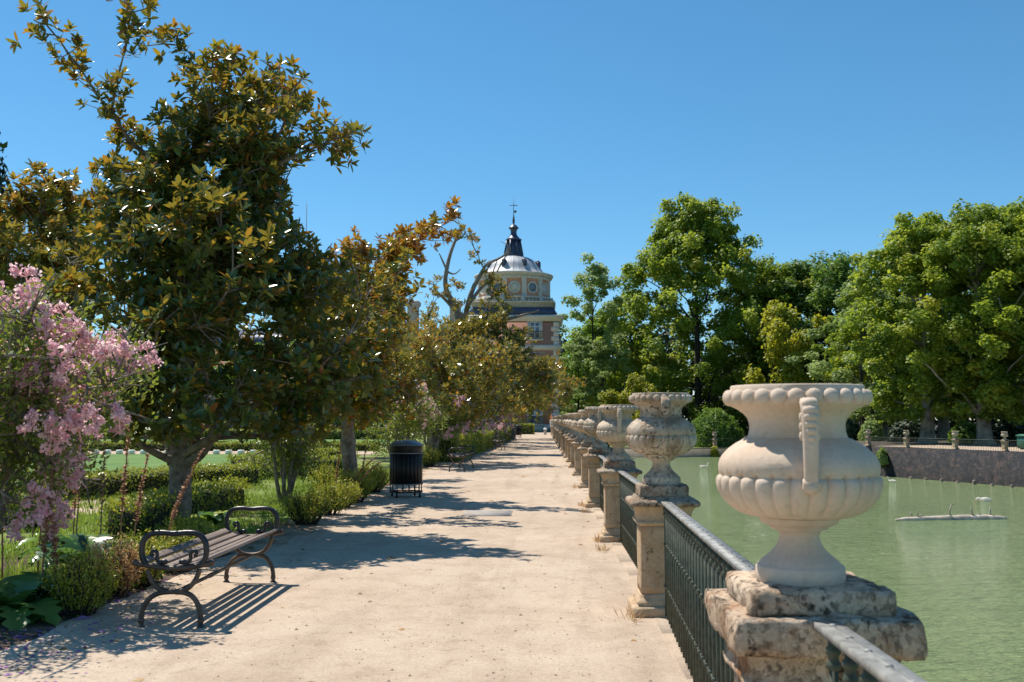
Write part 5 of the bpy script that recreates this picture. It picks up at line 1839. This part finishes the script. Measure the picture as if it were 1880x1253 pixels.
for k in range(72):
    a = 2 * math.pi * k / 72
    cr_.box(((RD + .2) * math.cos(a), (RD + .2) * math.sin(a), pz(502.6)), (.26, .14, .16), a)
cr_.build('drum_cornice', M['pale_stone'], pal, False)
dprof = [(4.78, 497.5), (4.35, 494.5), (4.0, 491), (3.72, 486), (3.50, 480), (3.22, 474), (2.86, 469), (2.4, 465), (1.9, 462), (1.38, 460), (1.2, 459.5)]
NR = 32


def rib(rr_, zz, a):
    return rr_ * (1 + .010 * (np.abs(np.cos(a * NR / 2)) > .985))


dm = MB().lathe([(r_, pz(y_)) for r_, y_ in dprof], 256, rmod=rib)
dm_o = auto_smooth(dm.build('dome', M['lead'], pal), 50)
for k in range(8):
    a = 2 * math.pi * (k + .5) / 8 + R(-90 + 3)
    dmr = MB()
    dmr.box((3.42 * math.cos(a), 3.42 * math.sin(a), pz(478)), (.6, .45, .75), a)
    dmr.square([(.34, pz(472.7)), (.02, pz(469))], (3.40 * math.cos(a), 3.40 * math.sin(a), 0), 2, .02)
    dmr.build('dormer', M['slate'], dm_o)
ln = MB().lathe([(1.30, pz(460.5)), (1.32, pz(456)), (1.18, pz(454)), (1.12, pz(450)), (.92, pz(440)), (.84, pz(428))], 8)
for k in range(8):
    a = 2 * math.pi * (k + .5) / 8
    ln.bar((1.30 * math.cos(a), 1.30 * math.sin(a), pz(456)), (.92 * math.cos(a), .92 * math.sin(a), pz(428)), .22, .22)
lan = ln.build('lantern', M['slate'], pal)
l2 = MB().lathe([(.9, pz(428.2)), (1.06, pz(427.4)), (1.06, pz(425.4)), (.86, pz(424)), (.62, pz(420)), (.44, pz(416.5)), (.38, pz(412)), (.44, pz(408)), (.46, pz(405.5)), (.66, pz(404.5)), (.66, pz(402.5)), (.5, pz(400)), (.28, pz(397)), (.1, pz(395.5))], 24)
auto_smooth(l2.build('cap', M['slate'], lan), 40)
fin = MB()
for y_, r_ in ((393, .17), (389.5, .20), (386, .17), (382.5, .15), (379.5, .11)):
    fin.ball((0, 0, pz(y_)), (r_, r_, r_ * .7), 10, 6)
fin.tube([(0, 0, pz(396)), (0, 0, pz(345))], (.06, .03), 6)
fin.bar((-.52, 0, pz(359)), (.52, 0, pz(359)), .07, .08)
fin.box((.22, 0, pz(371)), (.30, .04, .30))
fin.build('cross', M['dark_metal'], pal)


def palace_window(x, y_face, z0, z1, w, balcony=False):
    fr, pn = MB(), MB()
    h = z1 - z0
    for sx in (-1, 1):
        fr.box((x + sx * (w / 2 + .14), y_face - .06, z0 + h / 2), (.28, .28, h))
    fr.box((x, y_face - .09, z1 + .17), (w + .9, .36, .34))
    fr.box((x, y_face - .09, z0 - .12), (w + .8, .36, .24))
    f = fr.build('window', M['pale_stone'], pal)
    pn.box((x, y_face - .02, z0 + h / 2), (w - .002, .1, h - .002))
    pn.build('pane', M['glass'], f)
    sh = MB()
    for sx in (-1, 0, 1):
        sh.box((x + sx * (w / 2 - .09), y_face - .09, z0 + h / 2), (.18, .06, h - .01))
    for q in (.04, .36, .70, .96):
        sh.box((x, y_face - .085, z0 + h * q), (w - .02, .05, .12))
    sh.build('sash', M['shutter'], f)
    if balcony:
        b_ = MB()
        for k in range(14):
            b_.tube([(x - w / 2 - .3 + k * (w + .6) / 13, y_face - .35, z0), (x - w / 2 - .3 + k * (w + .6) / 13, y_face - .35, z0 + .9)], .025, 5)
        b_.box((x, y_face - .35, z0 + .93), (w + .7, .06, .06))
        b_.build('balcony_rail', M['dark_metal'], f)


for x in (-2.75, 2.85):
    palace_window(x, -HW, pz(624), pz(592.5), 1.35, True)
    palace_window(x, -HW, 1.0, 3.9, 1.5, True)
    palace_window(x, -HW, 5.0, 7.4, 1.35)
# brick wing running left behind the trees
WZ = 11.3
wg = MB().box((-HW - 21, 3.0, (WZ - .5) / 2), (42, 10, WZ + .5))
wg.build('wing_wall', M['brick'], pal)
wr = MB()
wr.add([(-HW - 42.4, -2.5, WZ), (-HW, -2.5, WZ), (-HW, 8.5, WZ), (-HW - 42.4, 8.5, WZ), (-HW - 39, 3, WZ + 2.4), (-HW, 3, WZ + 2.4)], [[(0, 1, 5, 4), (2, 3, 4, 5)], [(3, 0, 4), (1, 2, 5)], [(0, 3, 2, 1)]])
wrf = wr.build('wing_roof', M['slate'], pal)
wc = MB().box((-HW - 21, 3.0, WZ - .2), (42.6, 10.6, .36))
wc.build('wing_cornice', M['pale_stone'], pal)
for x in (-7.9, -13.6, -24):
    ch = MB()
    ch.square([(.72, WZ + .2), (.72, 16.6), (.95, 16.9), (.95, 17.3), (.75, 17.5)], (x, 2.2, 0), 3, .05)
    ch.build('chimney', M['pale_stone'], wrf)
for k in range(9):
    palace_window(-HW - 3.2 - k * 4.4, -2.0, 6.6, 9.4, 1.4)
    palace_window(-HW - 3.2 - k * 4.4, -2.0, 1.2, 4.4, 1.5)
sheet('palace_terrace', [(.9, 116), (4.0, 116), (4.0, 124.6), (.9, 124.6)], .55, M['sand'], skirt=.6)
ant = thing('antenna_mast', 'thin dark mast rising into the sky behind the magnolias', 'mast', (gx(555, 118), 118, 0))
am = MB(); am.tube([(0, 0, -.1), (0, 0, 12), (0, 0, at(555, 374, 118)[2])], (.09, .07, .035), 6)
am.build('pole', M['dark_metal'], ant)

# person at the far end of the balustrade
M['skin'] = plain('skin', (.50, .29, .20), .6, 0, .1)
M['hair'] = plain('dark_hair', (.02, .015, .012), .5, 0, .3)
M['top'] = plain('orange_red_cloth', (.75, .12, .04), .8, 0, .1)
M['trousers'] = plain('white_cloth', (.72, .70, .68), .8, 0, .05)
pe = thing('person', 'distant dark-haired person in orange-red top and white trousers by the last pedestal', 'person', (.80, 117.2, .55))
bd = MB()
bd.lathe([(.02, .82), (.16, .80), (.165, .92), (.135, 1.08), (.165, 1.25), (.19, 1.36), (.13, 1.43), (.06, 1.46), (.055, 1.50), (.085, 1.54), (.098, 1.60), (.095, 1.66), (.07, 1.71), (.02, 1.73)], 14)
for sx in (-1, 1):
    bd.tube([(sx * .09, 0, .84), (sx * .10, -.02, .48), (sx * .10, .01, .08)], (.085, .06, .045), 8)
    bd.tube([(sx * .19, 0, 1.36), (sx * .24, .02, 1.10), (sx * .22, -.08, .86)], (.05, .042, .03), 8)
    bd.ball((sx * .22, -.09, .81), (.03, .035, .05), 8, 5)
bd.ball((0, -.10, 1.62), (.016, .02, .022), 6, 4)
pb = bd.build('body', M['skin'], pe, True)
hr = MB(); hr.ball((0, .025, 1.66), (.108, .112, .105), 12, 8); hr.ball((0, .06, 1.55), (.09, .06, .12), 10, 6); hr.build('hair', M['hair'], pb, True)
tp = MB().lathe([(.172, .90), (.175, .95), (.145, 1.08), (.175, 1.25), (.20, 1.35), (.14, 1.435), (.08, 1.45)], 14)
for sx in (-1, 1):
    tp.tube([(sx * .17, 0, 1.37), (sx * .225, .012, 1.17)], (.062, .056), 8)
tp.build('top', M['top'], pb, True)
tr = MB().lathe([(.10, .76), (.172, .80), (.176, .92), (.165, .94)], 14)
for sx in (-1, 1):
    tr.tube([(sx * .09, 0, .86), (sx * .10, -.02, .48), (sx * .10, .01, .10)], (.096, .074, .062), 8)
tr.build('trousers', M['trousers'], pb, True)
sh = MB()
for sx in (-1, 1):
    sh.ball((sx * .10, -.05, .035), (.05, .13, .045), 8, 5)
sh.build('shoes', M['hair'], pb, True)

# ------------------------------------------------------------------ far balustrades, birds and drift on the water
def far_ped(label, x, y, z, s, group):
    t = thing('stone_pedestal', label[0], 'pedestal', (x, y, z), .35, group)
    t.scale = (s, s, s)
    for nm, me in ped_new:
        place(me, nm, t)
    u = thing('stone_urn', label[1], 'urn', (x, y, z + 1.063 * s), .35, group.replace('pedestals', 'urns'))
    u.scale = (s, s, s)
    place(body_far, 'urn_body', u)
    for q in (0, math.pi):
        h = place(handles['urn'], 'handle', u)
        h.rotation_euler = (0, 0, q)


FG = 'stone pedestals of the far promenade'
fy = [89.0 - .0, 83.4, 78.4, 73.9, 69.2]
nm = ['partly hidden at the shoulder of the foreground urn', 'leftmost of the three in the open', 'middle one of the three in the open', 'last one before the green container', 'beyond the right edge']
fpos = []
for k, y in enumerate(fy):
    x = wallx(y) + .35 if y < 87 else 28.4
    y = min(y, 87.3 + (1.5 if k == 0 else 0))
    fpos.append((x, y))
    far_ped((f'small pedestal on the far river wall, {nm[k]}', f'small urn on the far river wall, {nm[k]}'), x, y, -.72, .80, FG)


def far_rail(label, a, b, z, h, sp):
    t = thing('iron_railing', label, 'railing', (a[0], a[1], z), 0, 'railings on the far banks')
    d = np.array((b[0] - a[0], b[1] - a[1], 0.0))
    tr_ = MB().bar((0, 0, h), tuple(d + np.array((0, 0, h))), .07, .05)
    tr_.build('top_rail', M['rail_bar'], t)
    n = int(np.linalg.norm(d) / sp)
    mb = MB()
    for k in range(n):
        p = d * (k + .5) / n
        mb.box((p[0], p[1], h / 2), (.02, .02, h))
    mb.build('balusters', M['rail_bar'], t)


rl = ['from the urn-hidden pedestal to the leftmost clear one', 'between the leftmost and the middle far pedestals', 'between the middle pedestal and the one by the container', 'at the right edge beyond the green container']
for k in range(4):
    far_rail(f'railing on the far river wall {rl[k]}', fpos[k], fpos[k + 1], -.72, .78, .16)
lp = (gx(1309, 129.7), 129.75)
t_ = FG.replace('promenade', 'quay')
far_ped(('lone pale pedestal on the far quay wall before the round green bush', 'small urn on the lone quay pedestal before the round green bush'), lp[0], lp[1], -2.05, 1.14, t_)
far_rail('railing on the quay wall left of the lone pedestal', (lp[0] - 9, lp[1]), (lp[0] - .4, lp[1]), -2.05, 1.15, .2)
far_rail('railing on the quay wall right of the lone pedestal', (lp[0] + .4, lp[1]), (25.6, lp[1]), -2.05, 1.15, .2)
M['green_box'] = plain('green_painted_metal', (.03, .14, .09), .5, .1, .2)
gb = thing('green_container', 'dark green metal container on the far promenade at the right edge', 'container', (gx(1885, 78), 78, -.712), .35)
g_ = MB().square([(1.25, .08), (1.25, 1.0)], cr=.05, seg=3, hy=.6); g_.build('body', M['green_box'], gb)
g_ = MB().square([(1.32, 1.002), (1.32, 1.08), (1.1, 1.16)], cr=.05, seg=3, hy=.62); g_.build('lid', M['green_box'], gb)
for sx in (-1, 1):
    g_ = MB().box((sx * 1.0, 0, .045), (.14, 1.2, .09)); g_.build('foot', M['dark_metal'], gb)


def bird(label, loc, rz, s, head_down=False):
    t = thing('goose', label, 'goose', loc, rz, 'white geese on the water')
    b_ = MB()
    x = np.linspace(-.42, .34, 12)
    rw = np.array((.015, .06, .11, .15, .175, .19, .19, .18, .16, .13, .095, .07))
    cz = np.array((.16, .13, .11, .09, .08, .075, .075, .08, .09, .11, .14, .18))
    P = np.stack([x, np.zeros(12), cz], 1)
    if head_down:
        neck = [(.40, 0, .22), (.47, 0, .22), (.53, 0, .17), (.57, 0, .09)]
        nr = (.055, .05, .05, .055)
    else:
        neck = [(.37, 0, .24), (.40, 0, .33), (.41, 0, .42), (.44, 0, .48), (.49, 0, .48)]
        nr = (.055, .042, .04, .055, .045)
    b_.tube(np.concatenate([P, neck]), np.concatenate([rw, nr]), 12)
    b_.ball(tuple(np.array(neck[-1]) + (0.0, 0, 0)), (.065, .05, .052), 10, 6)
    bo_ = b_.build('body', M['white_down'], t, True)
    for sy in (-1, 1):
        w_ = MB(); w_.ball((-.06, sy * .15, .15), (.30, .055, .10), 12, 8); w_.build('wing', M['white_down'], t, True)
    bk = MB()
    e = np.array(neck[-1]); d = np.array((.09, 0, -.02)) if not head_down else np.array((.05, 0, -.08))
    bk.tube([e + d * .5, e + d, e + d * 1.5], (.03, .024, .008), 8)
    bk.build('beak', M['beak'], t, True)
    t.scale = (s, s, s)
    return t


def on_water(x, y):
    Y = (EYE - WL) * FPX / (y - 770.0)
    return ((x - 1000) / FPX * Y, Y, WL + .0)


p = on_water(1788, 917); bird('white goose with its head lowered, swimming above the floating log', p, math.pi + .1, .92, True)
p = on_water(1625, 883); bird('white goose upright on the water beside the large urn, near the river wall', p, math.pi * .75, .75)
p = on_water(1288, 858); bird('white goose swimming right, far across the water between the two nearest urns', p, .1, 1.0)
M['log'] = plain('bleached_driftwood', (.50, .42, .34), .95, 0, .35, 3.0, .2, .8, 9.0)
lx0, ly0, _ = on_water(1628, 951)
lx1, ly1, _ = on_water(1825, 948)
lg = thing('floating_log', 'long flat bleached log drifting on the green water with dry twigs standing on it', 'driftwood', (lx0, ly0, WL))
d = np.array((lx1 - lx0, ly1 - ly0, 0))
rl_ = np.random.default_rng(8)
tt = np.linspace(0, 1, 26)
pts = d * tt[:, None] + np.stack([np.zeros(26), rl_.normal(0, .05, 26), np.full(26, .03)], 1)
mb = MB(); mb.tube(pts, np.interp(tt, (0, .08, .3, .8, .93, 1), (.04, .12, .17, .20, .16, .05)) * rl_.uniform(.85, 1.15, 26), 9)
mb.build('trunk', M['log'], lg, False)
for f, path in ((.16, [(0, 0, .1), (-.12, 0, .38)]), (.20, [(0, 0, .1), (.02, 0, .46)]), (.22, [(0, 0, .1), (.12, 0, .30)]), (.50, [(0, 0, .1), (-.08, 0, .35), (.06, 0, .75), (.18, 0, .68)]), (.70, [(0, 0, .1), (-.07, 0, .40), (-.10, 0, .62)]), (.73, [(0, 0, .1), (.18, 0, .32)]), (.86, [(0, 0, .1), (-.04, 0, .58)])):
    tb_ = MB(); tb_.tube(np.array(path) + d * f, np.linspace(.055, .025, len(path)), 5)
    tb_.build('twig', M['twig'], lg)
for k, (x, y, h) in enumerate(((1634, 872.5, .45), (1660, 876, .25), (1686, 878, .25), (1714, 881, .35), (1742, 883, .2), (1771.5, 886, .5), (1803, 888.5, .25), (1837, 891, .3), (1864, 893.5, .3))):
    px_, py_, _ = on_water(x, y)
    px_ -= .25; py_ -= .5
    h *= .65
    o = MB().square([(.12, -.4), (.11, h * .7), (.07, h)], cr=.03, seg=2, rough=.02, seed=k).build('stake', M['bark'])
    o.location = (px_, py_, WL)
    tag(o, f'pale stake stub in the water under the river wall, {["left end of the row", "second from the left", "third from the left", "wider stub left of middle", "low stub at the middle", "tallest of the row", "third from the right", "second from the right", "right end of the row"][k]}', 'stake', 'stakes along the foot of the river wall')
